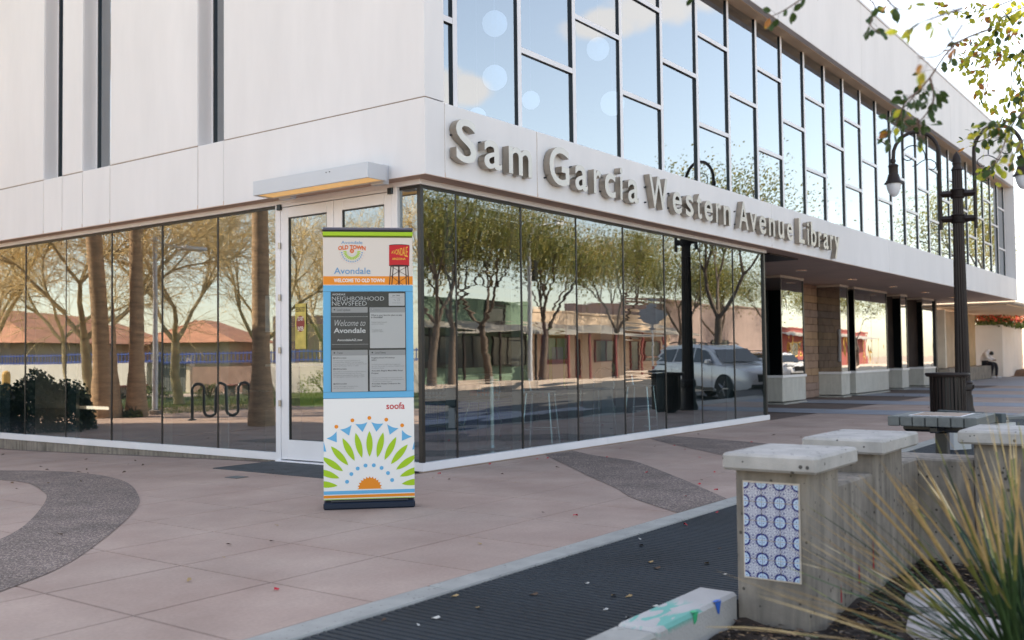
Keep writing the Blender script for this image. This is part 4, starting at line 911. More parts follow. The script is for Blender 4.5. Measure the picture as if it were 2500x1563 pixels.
for s in (-1, 1):
    D = AD*s
    P = lambda u, z: (LX+D.x*u, LY+D.y*u, z)
    b = MB()
    for z in (3.83, 4.32):
        b.tube([P(.0, z), P(.31, z)], .065, 4); b.lathe([(.12, -.09), (.13, -.075), (.13, -.06), (.115, -.05), (.115, .05), (.13, .06), (.13, .075), (.12, .09)], LX, LY, z+s*.0001, 20)
    br = b.build('bracket', MT['bronze'], lamp, smooth=30)
    b = MB(); pts = [P(.31, 3.63), P(.31, 5.1)]+[P(.31+.42-.42*cos(RD(a)), 5.12+.47*sin(RD(a))) for a in range(10, 171, 14)]+[P(1.145, 5.10), P(1.15, 5.04)]
    b.tube(pts, [.036]*len(pts), 10); b.lathe([(.03, -.05), (.05, -.03), (.05, .02), (.033, .045)], *P(1.15, 5.04)[:2], 5.05, 14); b.build('arm', MT['bronze'], lamp, smooth=40)
    b = MB(); sp = []
    for i in range(46):
        t = i/45; a = RD(200-t*330); r = .25*(1-.72*t); sp.append(P(.80+r*cos(a)+.05*t, 5.13+r*sin(a)))
    b.tube(sp, .011, 6)
    sp = [P(.80, 4.91), P(.72, 4.93), P(.64, 4.99), P(.56, 5.03), P(.46, 5.02), P(.38, 4.96), P(.36, 4.88), P(.41, 4.82), P(.49, 4.83)]
    b.tube(sp, .010, 6); b.build('scrollwork', MT['darkalu'], lamp)
    x, y, _ = P(1.15, 0); b = MB(); LZ = lambda z: 4.59+(z-4.08)*.80
    b.lathe([(r*.9, LZ(z)) for r, z in [(.03, 4.64), (.045, 4.62), (.04, 4.58), (.10, 4.55), (.115, 4.52), (.10, 4.49), (.10, 4.32), (.118, 4.30), (.118, 4.28), (.13, 4.22), (.165, 4.13), (.195, 4.10), (.20, 4.08), (.17, 4.075)][::-1]], x, y, 0, 20)
    h = b.build('lamp_shade', MT['bronze'], lamp, smooth=35)
    MB().lathe([(r*.9, 4.33+(z-3.80)*.93) for r, z in [(.012, 3.80), (.06, 3.82), (.105, 3.88), (.14, 3.97), (.155, 4.05), (.155, 4.075)]], x, y, 0, 20).build('globe', MT['globe'], h, smooth=60)

# ------------------------------------------------------------------ slatted litter bin
bx_, by_ = 11.28, -2.86
TB = thing('litter_bin', 'round dark slatted metal litter bin beside the lamp post', 'litter bin', (bx_, by_, 0))
b = MB(); b.lathe([(.36, .80), (.385, .84), (.375, .87), (.34, .86), (.30, .80)], bx_, by_, 0, 32); b.build('rim', MT['bronze'], TB, smooth=50)
for i in range(28):
    a = 2*pi*i/28; MB().box(-.004, .004, -.021, .021, .10, .80, .001).xform(lambda p: (bx_+(.305+p[0])*cos(a)-p[1]*sin(a), by_+(.305+p[0])*sin(a)+p[1]*cos(a), p[2])).build('slat', MT['bronze'], TB)
MB().lathe([(.28, .10), (.28, .11), (.26, .82), (.255, .82), (.27, .12)], bx_, by_, 0, 24).build('liner', MT['black'], TB, smooth=40)
MB().lathe([(.18, 0), (.2, .03), (.3, .08), (.3, .10)], bx_, by_, 0, 24).build('foot', MT['bronze'], TB, smooth=40)

# ------------------------------------------------------------------ game table and seat
tx0, tx1, ty0, ty1 = -.04, .67, -5.61, -4.95
MT['plank'] = mat('grey_recycled_plank', (.13, .135, .13), .6, var=.15, vscale=3, bump=.001, bscale=40, stretch=(.6, 6, 6), fine=.1)
GT = thing('game_table', 'grey seven-plank pedestal table with inlaid brown game board', 'table', (.31, -5.28, 0))
n_ = 7; wd = (ty1-ty0)/n_
for i in range(n_): MB().box(tx0, tx1, ty0+i*wd+.003, ty0+(i+1)*wd-.003, .672, .75, .007).build('plank', MT['plank'], GT)
b = MB(); b.box(tx0+.13, tx1-.13, ty0+.13, ty1-.13, .7505, .753); b.build('board_border', MT['alu'], GT)
b = MB(); b.box(tx0+.15, tx1-.15, ty0+.15, ty1-.15, .753, .755); gb = b.build('game_board', mat('brown_board', (.33, .19, .13), .5), GT)
b = MB(); q = (tx1-tx0-.34)/8
for i in range(8):
    for j in range(8):
        if (i+j) % 2: b.quad((tx0+.17+i*q, ty0+.155+j*.0438, .7558), (tx0+.17+(i+1)*q, ty0+.155+j*.0438, .7558), (tx0+.17+(i+1)*q, ty0+.155+(j+1)*.0438, .7558), (tx0+.17+i*q, ty0+.155+(j+1)*.0438, .7558))
b.build('board_squares', mat('tan_board', (.42, .30, .22), .5), gb)
b = MB(); b.box(.25, .37, ty0+.04, ty1-.04, .61, .671, .02); b.box(tx0+.05, tx1-.05, -5.31, -5.25, .62, .67, .01); b.build('under_bracket', MT['black'], GT)
MB().box(.26, .36, -5.325, -5.235, .0, .61, .008).build('pedestal', MT['black'], GT); MB().box(.1, .52, -5.5, -5.06, -.029, -.004, .004).build('foot_plate', MT['alu'], GT)
ST = thing('plank_seat', 'dark grey plank seat behind the game table', 'bench', (5.3, -4.4, 0))
b = MB(); a = Vector((5.50, -4.02)); c = Vector((4.98, -4.88)); u = (c-a).normalized(); v = Vector((-u.y, u.x)); L = (c-a).length
def OB(m, l0, l1, w0, w1, z0, z1, ch=0): m.box(l0, l1, w0, w1, z0, z1, ch); return m
tf = lambda p: (a.x+u.x*p[0]+v.x*p[1], a.y+u.y*p[0]+v.y*p[1], p[2])
OB(MB(), 0, L, -.0, .08, .385, .50, .008).xform(tf).build('plank', mat('dark_plank', (.075, .09, .095), .6, var=.15), ST)
OB(MB(), 0, L, .09, .42, .42, .46, .008).xform(tf).build('seat_plank', MT['plank'], ST)
for l in (.1, L-.22): OB(MB(), l, l+.12, .05, .35, -.03, .384, .005).xform(tf).build('leg', MT['fixture'], ST)

# ------------------------------------------------------------------ planter walls with capped pillars
PW = thing('planter_wall', 'stepped raw concrete planter wall with three square capped pillars and a tiled panel', 'planter wall', (-2.8, -5.5, 0))
def slabcap(x0, x1, y0, y1, z0=.722, z1=.80):
    b = MB(); b.box(x0, x1, y0, y1, z0, z1, .012); return b.build('capstone', MT['capc'], None)
def capon(p, *a): c = slabcap(*a); c.parent = p; o = Vector(PW.location); c.data.transform(Matrix.Translation(-o)); return c
def ptaper(b): return b
p1 = MB().box(-3.80, -3.39, -5.66, -5.315, -.08, .722, .008).build('pillar', MT['conc'], PW); capon(p1, -3.895, -3.32, -5.735, -5.29)
p2 = MB().box(-2.82, -2.29, -5.661, -5.35, -.08, .722, .008).build('pillar', MT['conc'], PW); capon(p2, -2.895, -2.215, -5.736, -5.30)
p3 = MB().box(-1.95, -1.53, -6.75, -5.97, -.08, .722, .008).build('pillar', MT['conc'], PW); capon(p3, -2.03, -1.46, -6.85, -5.90)
for x0, x1 in ((-3.388, -2.822), (-2.288, -1.93)): MB().box(x0, x1, -5.655, -5.36, -.08, .62, .01).build('low_wall', MT['conc'], PW)
MB().box(-1.9295, -1.58, -5.968, -5.36, -.08, .619, .01).build('low_wall', MT['conc'], PW); MB().box(-1.92, -1.6, -8.5, -6.76, -.08, .62, .01).build('low_wall', MT['conc'], PW)
# azulejo panel
def azulejo():
    m, t, p = newmat('painted_tile'); tc = nd(t, 'ShaderNodeTexCoord'); sp = nd(t, 'ShaderNodeSeparateXYZ'); lk(t, tc.outputs['Object'], sp.inputs[0])
    def mth(op, a, b_=None, c=None):
        n = nd(t, 'ShaderNodeMath', operation=op)
        for i, v in enumerate((a, b_, c)):
            if v is None: continue
            if isinstance(v, (int, float)): n.inputs[i].default_value = v
            else: lk(t, v, n.inputs[i])
        return n.outputs[0]
    x, y = sp.outputs[1], sp.outputs[2]; T = .0426   # half tile
    ax, ay = mth('ABSOLUTE', x), mth('ABSOLUTE', y)
    # ring round the tile corners
    dx, dy = mth('SUBTRACT', T, ax), mth('SUBTRACT', T, ay)
    rc = mth('SQRT', mth('ADD', mth('MULTIPLY', dx, dx), mth('MULTIPLY', dy, dy)))
    ring = mth('LESS_THAN', mth('ABSOLUTE', mth('SUBTRACT', rc, .0268)), .0040)
    inner = mth('LESS_THAN', rc, .024)
    dot = mth('LESS_THAN', mth('ABSOLUTE', mth('SUBTRACT', rc, .0125)), .0022); dia = mth('LESS_THAN', mth('ABSOLUTE', mth('SUBTRACT', dx, dy)), .004); dot = mth('MULTIPLY', dot, dia)
    r = mth('SQRT', mth('ADD', mth('MULTIPLY', x, x), mth('MULTIPLY', y, y))); an = nd(t, 'ShaderNodeMath', operation='ARCTAN2'); lk(t, y, an.inputs[0]); lk(t, x, an.inputs[1])
    pet = mth('MULTIPLY', mth('GREATER_THAN', mth('COSINE', mth('MULTIPLY', an.outputs[0], 8)), -.1), mth('GREATER_THAN', mth('SINE', mth('MULTIPLY', r, 700)), -.1)); pet = mth('MULTIPLY', pet, mth('LESS_THAN', r, .0215))
    c1 = mth('GREATER_THAN', mth('MULTIPLY', mth('SINE', mth('MULTIPLY', ax, 560)), mth('SINE', mth('MULTIPLY', ay, 560))), .12); mid = mth('MULTIPLY', c1, mth('MULTIPLY', mth('GREATER_THAN', r, .0225), mth('GREATER_THAN', rc, .0296)))
    nz_ = nd(t, 'ShaderNodeTexNoise'); nz_.inputs['Scale'].default_value = 110; lk(t, tc.outputs['Object'], nz_.inputs['Vector']); gate = mth('GREATER_THAN', nz_.outputs['Fac'], .36)
    fine = mth('MULTIPLY', mth('MAXIMUM', pet, mid), gate)
    blue = mth('MAXIMUM', mth('MAXIMUM', ring, dot), mth('MULTIPLY', fine, 1.0))
    m1 = nd(t, 'ShaderNodeMix', data_type='RGBA'); lk(t, inner, m1.inputs[0]); m1.inputs[6].default_value = (.62, .62, .68, 1); m1.inputs[7].default_value = (.50, .62, .78, 1)
    m2 = nd(t, 'ShaderNodeMix', data_type='RGBA'); lk(t, blue, m2.inputs[0]); lk(t, m1.outputs[2], m2.inputs[6]); m2.inputs[7].default_value = (.008, .010, .15, 1)
    lk(t, m2.outputs[2], p.inputs['Base Color']); p.inputs['Roughness'].default_value = .22; return m
MT['tile'] = azulejo()
MB().box(-3.8065, -3.7995, -5.622, -5.352, .222, .668, .001).build('tile_bed', mat('grout', (.62, .52, .44), .9), p1)
tw, th_ = .0865, .0868
tsrc = MB().box(-.004, .004, -.0418, .0418, -.0418, .0418, .0012).build('tile', MT['tile'], p1, local=True)
first = True
for i in range(3):
    for j in range(5):
        L3 = (-3.8085-PW.location.x, -5.574+i*tw-PW.location.y, .271+j*th_)
        if first: tsrc.location = L3; first = False
        else: o = inst('tile', tsrc, p1, L3, rot=((0, pi/2, pi)[R.randrange(1)], 0, 0))
# small chimes of red paint runs on the planter side
b = MB()
for x, z, h in ((-3.38, .06, .09), (-3.10, .10, .10), (-2.86, .13, .15)):
    b.poly([(x-.012, -5.6575 if x > -3.39 else -5.6625, z), (x+.012, -5.6575 if x > -3.39 else -5.6625, z), (x+.009, -5.6575 if x > -3.39 else -5.6625, z+h*.6), (x, -5.6575 if x > -3.39 else -5.6625, z+h)])
b.build('red_paint_run', mat('red_paint', (.35, .02, .03), .6), PW)
# pale stepping stones
rr = random.Random(21)
for i, (x, y, r, lb) in enumerate(((-3.45, -6.2, .30, 'flat pale stepping stone nearest the camera in the planting bed'), (-3.0, -6.0, .23, 'flat pale stepping stone behind the near one under the spiky plant'), (-2.95, -6.65, .30, 'pale stepping stone at the right edge under the spiky leaves'), (-3.62, -6.75, .27, 'pale stepping stone hidden behind the plant base'))):
    P = [(x+r*rr.uniform(.8, 1.1)*cos(a), y+r*rr.uniform(.62, .82)*sin(a)) for a in [2*pi*k/9 for k in range(9)]]
    b = MB(); b.prism(P, .0, .045); b.poly([(x+(px-x)*.96, y+(py-y)*.96, .0495) for px, py in P]); b.build('stepping_stone', concrete('pale_stone', (.50, .44, .42), .5, 14, stain=.18, drip=False) if i == 0 else bpy.data.materials['pale_stone'], None, lb, 'stone', 'stepping stones in the planting bed', smooth=25)
# ------------------------------------------------------------------ spiky desert plant in the foreground
def blade(b, base, tip, w, sag, dry, n=9):
    base, tip = Vector(base), Vector(tip); d = tip-base; side = d.cross(Vector((0, 0, 1))).normalized(); rr_ = R.uniform(-.6, .6)
    side = (side*cos(rr_)+d.normalized().cross(side)*sin(rr_)); pts = []
    for i in range(n+1):
        t = i/n; p = base+d*t+Vector((0, 0, 1))*sag*sin(pi*t); ww = w*(1-.72*t)*(1 if t < .97 else .3); pts.append((p, ww))
    up_ = side.cross(d).normalized()
    for (p, a), (q, c), i in zip(pts, pts[1:], range(n)):
        m = 0 if (i+.5)/n < dry-.12 else (1 if (i+.5)/n < dry else 2)
        b.quad(p-side*a+up_*a*.4, p-up_*a*.1, q-up_*c*.1, q-side*c+up_*c*.4, m); b.quad(p-up_*a*.1, p+side*a+up_*a*.4, q+side*c+up_*c*.4, q-up_*c*.1, m)
BM = [mat('blade_green', (.055, .10, .035), .5, var=.3, vscale=5), mat('blade_yellowgreen', (.22, .22, .06), .55, var=.2, vscale=6), mat('blade_dry', (.55, .38, .18), .7, var=.2, vscale=12, fine=.15, fscale=60)]
BM2 = [mat('blade_deep', (.02, .055, .028), .5, var=.3, vscale=5), BM[1], mat('blade_straw', (.60, .46, .27), .7, var=.2, vscale=12)]
YB = Vector((-4.25, -6.62, .03))
def px_pt(x, y, d):
    a, b_ = (x-1250)/2416.6, -(y-781.5)/2416.6; v = (rt2*a+up2*b_+fw).normalized(); return CP+v*d
YP = thing('spiky_plant', 'clump of long narrow green leaves with straw coloured tips in the right foreground', 'plant', tuple(YB))
tips = [(1748,1393,3.0),(1868,1432,2.9),(1850,1445,3.0),(1958,1244,3.15),(1975,1182,3.2),(2004,1178,3.35),(2075,1168,3.3),(2095,1157,3.2),(2145,1118,3.2),(2160,1150,3.3),(2232,1124,3.25),(2252,1122,3.4),(2293,1140,3.4),(2343,1128,3.4),(2352,1135,3.3),(2389,1124,3.4),(2375,1140,3.3),(2438,1124,3.4),(2465,1140,3.4),(2420,1150,3.3),(1950,1310,3.1),(1960,1290,3.0),(1895,1430,2.9),(1990,1380,3.0),(2040,1290,3.1),(2110,1200,3.1),(2200,1190,3.2),(2300,1200,3.2),(2330,1180,3.2),(2480,1180,3.3),(1725,1530,2.7),(1850,1455,2.8),(2130,1430,3.0),(2490,1120,3.4),(2030,1210,3.2),(2180,1160,3.3)]
bs = [MB(), MB()]
def rootpt(): return YB+Vector((R.uniform(-.07, .07), R.uniform(-.07, .07), R.uniform(0, .05)))
for x, y, d in tips: blade(bs[0], rootpt(), px_pt(x, y, d), .0085, R.uniform(.0, .05), R.uniform(.50, .66))
for i in range(150):
    az = R.uniform(0, 2*pi); el = RD(R.uniform(12, 85)); L = R.uniform(.7, 1.06)
    tip = YB+Vector((cos(az)*cos(el), sin(az)*cos(el), sin(el)))*L
    q = M.inverted() @ tip
    if q.z > -2.1: continue
    blade(bs[i % 2], rootpt(), tip, R.uniform(.005, .0085), R.uniform(-.03, .09), R.uniform(.66, 1.12))
bs[0].build('leaves', BM, YP, kind='stuff'); bs[1].build('leaves', BM2, YP, kind='stuff')
b = MB(); b.lathe([(.13, 0), (.15, .05), (.11, .14), (.05, .2)], YB.x, YB.y, -.03, 12); b.build('root_crown', MT['soil'], YP)
# a fallen dry blade on the soil
b = MB(); blade(b, px_pt(2000, 1560, 3.9), px_pt(1722, 1532, 3.72), .010, .015, .2); b.build('dry_blade', BM, None, 'single dry straw blade lying by the kerb at the foot of the pillar', 'dead leaf')

# ------------------------------------------------------------------ leafy branches hanging in at upper right
LM = [leafmat('leaf_dark', [(.035, .07, .018), (.06, .10, .025), (.045, .08, .03)], .4, .3), leafmat('leaf_sun_tint', [(.42, .46, .05), (.62, .58, .07), (.28, .34, .05), (.80, .62, .07)], .4, .6), leafmat('leaf_autumn', [(.55, .22, .04), (.30, .10, .05), (.65, .36, .04)], .5, .4)]  # yellow-green leaf colour is brightened to stand in for sunlight
BR = thing('overhanging_tree', 'tree on the right whose leafy twigs hang into the top corner', 'tree', (-1.2, -9.6, 0))
tk = MB(); tk.tube([(-1.2, -9.6, -.1), (-1.3, -9.4, 1.4), (-1.6, -9.1, 2.8), (-2.2, -8.6, 3.7), (-3.0, -7.9, 4.2)], [.14, .11, .09, .06, .035], 10)
tk.build('trunk', mat('bark_olive', (.16, .12, .09), .9, var=.3, bump=.004, bscale=40), BR)
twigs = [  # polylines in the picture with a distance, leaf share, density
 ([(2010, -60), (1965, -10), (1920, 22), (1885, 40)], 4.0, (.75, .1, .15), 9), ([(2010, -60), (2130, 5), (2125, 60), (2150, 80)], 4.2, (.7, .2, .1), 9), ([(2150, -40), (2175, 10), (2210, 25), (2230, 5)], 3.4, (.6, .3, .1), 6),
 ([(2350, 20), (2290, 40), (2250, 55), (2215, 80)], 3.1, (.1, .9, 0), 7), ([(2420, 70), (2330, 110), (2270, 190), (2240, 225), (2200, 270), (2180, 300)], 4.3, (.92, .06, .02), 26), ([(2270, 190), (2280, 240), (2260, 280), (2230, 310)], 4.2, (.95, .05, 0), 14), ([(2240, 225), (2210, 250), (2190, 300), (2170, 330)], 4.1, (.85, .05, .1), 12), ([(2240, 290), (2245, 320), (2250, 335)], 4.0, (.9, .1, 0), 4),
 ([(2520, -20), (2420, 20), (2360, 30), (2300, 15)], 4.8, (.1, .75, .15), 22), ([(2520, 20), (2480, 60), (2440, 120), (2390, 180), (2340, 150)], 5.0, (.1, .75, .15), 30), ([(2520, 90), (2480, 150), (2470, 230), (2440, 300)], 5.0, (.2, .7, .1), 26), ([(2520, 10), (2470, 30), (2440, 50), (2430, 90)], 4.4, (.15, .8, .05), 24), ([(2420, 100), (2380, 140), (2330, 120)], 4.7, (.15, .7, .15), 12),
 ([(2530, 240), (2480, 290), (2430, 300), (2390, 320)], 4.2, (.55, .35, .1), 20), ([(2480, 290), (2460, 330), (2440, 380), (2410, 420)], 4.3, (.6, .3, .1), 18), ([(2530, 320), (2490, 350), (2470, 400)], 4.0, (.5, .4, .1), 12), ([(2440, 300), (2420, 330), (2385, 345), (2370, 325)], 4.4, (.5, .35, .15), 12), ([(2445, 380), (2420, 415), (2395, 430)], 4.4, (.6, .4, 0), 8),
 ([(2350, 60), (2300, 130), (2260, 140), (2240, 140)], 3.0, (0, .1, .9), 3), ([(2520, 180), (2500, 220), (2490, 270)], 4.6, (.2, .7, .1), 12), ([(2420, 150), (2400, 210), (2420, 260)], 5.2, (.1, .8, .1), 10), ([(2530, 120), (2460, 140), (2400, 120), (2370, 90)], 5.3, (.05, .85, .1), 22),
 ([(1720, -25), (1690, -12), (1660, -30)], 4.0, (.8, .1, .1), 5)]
tb = MB(); lb_ = [MB(), MB(), MB()]
def leaf(b, p, d, n, L, w, k=4):
    d = d.normalized(); s = d.cross(n).normalized(); n = s.cross(d).normalized(); L_ = []; R_ = []
    c0 = p
    prof = ((0, 0), (.18, .62), (.45, 1.0), (.75, .72), (1.0, 0))
    mid = [p+d*L*t-n*L*.10*sin(pi*t) for t, _ in prof]
    for i in range(len(prof)-1):
        (t0, a0), (t1, a1) = prof[i], prof[i+1]; m0, m1 = mid[i], mid[i+1]
        for sg in (1, -1):
            A = m0+s*sg*w*a0+n*w*a0*.25; B_ = m1+s*sg*w*a1+n*w*a1*.25
            q = [m0, A, B_, m1] if a0 > 0 and a1 > 0 else ([m0, B_, m1] if a0 == 0 else [m0, A, m1])
            b.poly(q if sg > 0 else q[::-1])
def rv(): return Vector((R.gauss(0, 1), R.gauss(0, 1), R.gauss(0, 1))).normalized()
for pl, dist, share, cnt in twigs:
    far_ = dist > 4.35; dist *= 1.85 if far_ else 1
    P = [px_pt(x, y, dist+R.uniform(-.1, .1)) for x, y in pl]; L = smooth_line([tuple(p) for p in P], 5); cnt = int(cnt*(2.7 if far_ else 1.5))
    k = len(L); tb.tube(L, [.0035*(1-.8*i/k)+.0007 for i in range(k)], 4)
    for i in range(cnt):
        t = R.uniform(.12, 1)*(k-1); j = min(int(t), k-2); p = L[j].lerp(L[j+1], t-j)
        d = (L[j+1]-L[j]).normalized()*.6+rv()*.9+Vector((0, 0, -.5)); st_ = p+d.normalized()*R.uniform(.01, .075 if far_ else .045); st_ += rv()*(.05 if far_ else .012)
        tb.tube([p, p.lerp(st_, .5)+Vector((0, 0, .003)), st_], .0006, 3)
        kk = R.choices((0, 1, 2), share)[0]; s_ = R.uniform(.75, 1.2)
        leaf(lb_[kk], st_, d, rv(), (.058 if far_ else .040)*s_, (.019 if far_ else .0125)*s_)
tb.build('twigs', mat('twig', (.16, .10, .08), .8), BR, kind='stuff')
for b_, m_, nm in zip(lb_, LM, ('dark green leaves', 'yellow green leaves coloured as if sunlit', 'orange and rust coloured leaves')): b_.build('leaves', m_, BR, label=nm, kind='stuff')
bt = MB()
bt.tube([px_pt(2620, -150, 4.6), px_pt(2540, -30, 4.6), px_pt(2530, 250, 4.4)], [.012, .008, .004], 5); bt.tube([(-3.0, -7.9, 4.2), px_pt(2620, -150, 4.6)], [.03, .012], 6)
bt.build('limb', MT['bronze'], BR)

# ------------------------------------------------------------------ petals and leaves blown over the paving
def inplaza(x, y): return y > -3.5 and (x < -.1 or y < -.1)
pm = MB(); pm.poly([(-.014, -.008, .001), (.0, -.014, .004), (.014, -.004, .002), (.008, .012, .010), (-.006, .012, .012)]); pm.poly([(-.014, -.008, .001), (-.006, .012, .012), (-.012, .014, .003)])
psrc = None; rr = random.Random(9); MTp = mat('red_petal', (.55, .01, .03), .6)
pet = [(-4.55, -2.98), (-1.6, -3.0), (.32, -3.3), (-.2, -3.25), (1.9, -.35), (2.4, -.9), (1.2, -2.1), (.6, -3.0), (-.85, -3.85), (-.2, -3.95), (2.9, -1.9), (3.3, -2.4), (3.7, -1.3), (4.4, -2.2), (-.02, -.25), (1.6, -2.7), (4.2, -.9), (5.2, -1.6), (2.2, -2.7), (6.0, -2.3), (5.4, -3.0), (2.9, -3.0), (.9, -3.42), (7.2, -2.0), (-1.5, -3.9), (3.4, -.5), (1.0, -.15), (1.75, -.3)]
for i, (x, y) in enumerate(pet):
    kw = dict(label='small curled red petal lying on the paving', cat='petal', group='red petals scattered on the paving')
    s_ = rr.uniform(.8, 1.4)
    if psrc is None: psrc = pm.build('petal', MTp, None, kw['label'], kw['cat'], kw['group']); o = psrc
    else: o = inst('petal', psrc, **kw)
    o.location = (x, y, gz(x, y)+.005 if y > -3.6 else .0); o.rotation_euler = (rr.uniform(-.2, .2), 0, rr.uniform(0, 6)); o.scale = (s_, s_, s_*1.3)
lm_ = MB(); lm_.poly([(-.025, 0, .001), (-.008, -.011, .006), (.012, -.008, .004), (.026, .002, .009)]); lm_.poly([(-.025, 0, .001), (.026, .002, .009), (.01, .012, .012), (-.01, .012, .004)])
lsrc = {}; lmats = [mat('dead_leaf_brown', (.09, .05, .03), .8), mat('dead_leaf_tan', (.40, .26, .12), .8), mat('dead_leaf_pale', (.55, .52, .48), .8)]
cnt = 0
while cnt < 120:
    z_ = rr.random()
    if z_ < .3: x, y = rr.uniform(-3.4, -.2), rr.uniform(2.5, 9.5)
    elif z_ < .55: x, y = rr.uniform(9, 26), rr.uniform(-2.5, 1.8)
    elif z_ < .8: x, y = rr.uniform(-5.2, 1.5), rr.uniform(-4.9, -3.85)
    else: x, y = rr.uniform(-5, 7), rr.uniform(-3.4, 2)
    if y > -3.7 and not (inplaza(x, y) or x > 9.9): continue
    if abs(x+2.1) < .45 and abs(y+1.26) < .45: continue
    k = (2 if rr.random() < .45 else (1 if rr.random() < .5 else 0)) if y < -3.7 else (0 if rr.random() < .75 else 1)
    kw = dict(label=('small dark dead leaf on the pavement', 'curled tan dead leaf on the ground', 'pale flake of debris on the ribbed deck')[k], cat='dead leaf', group=('dark dead leaves on the pavement', 'tan dead leaves on the ground', 'pale flakes on the ribbed deck')[k])
    if k == 2 and y > -3.7: continue
    if k not in lsrc: o = lsrc[k] = lm_.build('dead_leaf', lmats[k], None, kw['label'], kw['cat'], kw['group'])
    else: o = inst('dead_leaf', lsrc[k], **kw)
    s_ = rr.uniform(.6, 1.25); o.location = (x, y, (gz(x, y)+.005) if y > -3.6 else -.003); o.rotation_euler = (0, 0, rr.uniform(0, 6)); o.scale = (s_, s_, s_*1.3); cnt += 1

# ------------------------------------------------------------------ beyond the arcade
cpo = thing('end_canopy', 'flat cream concrete canopy and tan fin walls past the far end of the library', 'canopy', (36, 2, 0))
XF = UPX
MB().box(XE+.02, 47, -.55, 5.5, 3.03, 3.12, .03).build('canopy_slab', MT['cream'], cpo); MB().box(XE+.3, 46, -.2, 5.5, 2.985, 3.029, .01).build('canopy_beam', MT['lintel'], cpo)
XF = None
XQ, YQ = 34.75, .5
MB().box(XQ+.05, XQ+.25, 1.98+YQ, 2.9+YQ, .6, 2.99, .01).build('fin_wall', MT['cream'], cpo)
MB().box(XQ+1.0, XQ+3.4, 2.25+YQ, 2.5+YQ, .62, 2.99, .01).build('fin_wall', MT['tanwall'], cpo, label='rust stained tan wall panel'); MB().box(XQ+3.45, XQ+3.8, 2.1+YQ, 2.9+YQ, .62, 2.99, .01).build('fin_wall', MT['cream'], cpo)
MB().box(XQ+4.6, 42.6, 2.4+YQ, 2.8+YQ, .6, 2.99, .01).build('fin_wall', mat('warm_tan', (.55, .36, .2), .85), cpo)
MB().box(42.7, 45.2, 3.9, 4.2, .0, 2.2, .01).build('block_screen', MT['brick'], cpo)
sb = thing('seat_block', 'long low raw concrete bench block under the end canopy', 'bench', (38, 2.6, 0))
MB().box(34.2, 43.6, 2.25, 2.95, 0, .60, .02).build('block', MT['conc'], sb); MB().box(32.4, 34.15, 2.2, 2.95, 0, .60, .02).build('block', MT['bronze'], sb)
gw = thing('garden_wall', 'tall curved off white garden wall with bougainvillea over the top', 'wall', (48, 3, 0))
MB().prism([(45.9, 4.6), (46.3, 2.40), (55.5, 2.95), (55.5, 3.3), (46.7, 2.9), (46.3, 4.7)], -.05, 2.58).build('wall', MT['whitewall'], gw)
MB().box(55.6, 70, 2.2, 2.6, 0, 2.9).build('wall', MT['cream'], gw); MB().box(57.2, 60, 2.15, 2.19, 1.0, 2.2).build('window', mat('green_glass', (.2, .33, .28), .3), gw)
b = MB(); b.lathe([(1.9, 0), (1.2, .28), (.4, .42), (.05, .45)], 52.3, 1.9, -.1, 18); b.build('mulch_mound', mat('red_mulch', (.17, .09, .055), .95, var=.4, vscale=6, bump=.03, bscale=12), None, 'low mound of reddish mulch at the foot of the white wall', 'mound')
bv = thing('bougainvillea', 'red and orange flowering bougainvillea spilling over the white garden wall', 'bougainvillea', (49, 3.4, 2.4))
fb = MB(); lf = MB(); rr = random.Random(4)
for i in range(5200):
    x = rr.uniform(45.4, 56); y = 3.3+rr.gauss(0, .55)-(x-49)*.02; z = 2.62+abs(rr.gauss(.35, .32))-(.12 if y < 2.8 else 0)
    p = Vector((x, y, z)); n = Vector((rr.gauss(0, 1), rr.gauss(0, 1), rr.gauss(0, 1))).normalized(); u_ = n.orthogonal().normalized(); v_ = n.cross(u_); s_ = rr.uniform(.04, .10)
    t_ = lf if (rr.random() < .42 or z < 2.8) else fb
    t_.quad(p-u_*s_, p-v_*s_*.7, p+u_*s_, p+v_*s_*.7)
fb.build('blossom', leafmat('bract', [(.62, .03, .05), (.75, .14, .06), (.55, .02, .10), (.85, .35, .16), (.4, .01, .03)], .6, .4), bv, kind='stuff'); lf.build('foliage', leafmat('bv_leaf', [(.05, .09, .02), (.10, .14, .03), (.03, .06, .02)], .5, .3), bv, kind='stuff')

# ------------------------------------------------------------------ seated person
def skin_body(name, joints, edges, mat_, parent, label=None, sub=2):
    me = bpy.data.meshes.new(name); me.from_pydata([j[0] for j in joints], edges, []); o = bpy.data.objects.new(name, me); COL.objects.link(o)
    md = o.modifiers.new('skin', 'SKIN'); me.skin_vertices or None
    if not me.skin_vertices: me.attributes.new
    for i, j in enumerate(joints):
        r = j[1]; me.skin_vertices[0].data[i].radius = (r, r) if not isinstance(r, tuple) else r
    me.skin_vertices[0].data[0].use_root = True; md.use_smooth_shade = True
    s = o.modifiers.new('sub', 'SUBSURF'); s.levels = sub; s.render_levels = sub
    me.materials.append(mat_); o.parent = parent
    if label: o['label'] = label
    return o
PL = Vector((42.85, 2.62, 0)); PP_ = thing('person', 'person in white hooded top and black trousers sitting hunched on the concrete block', 'person', tuple(PL), RD(-8))
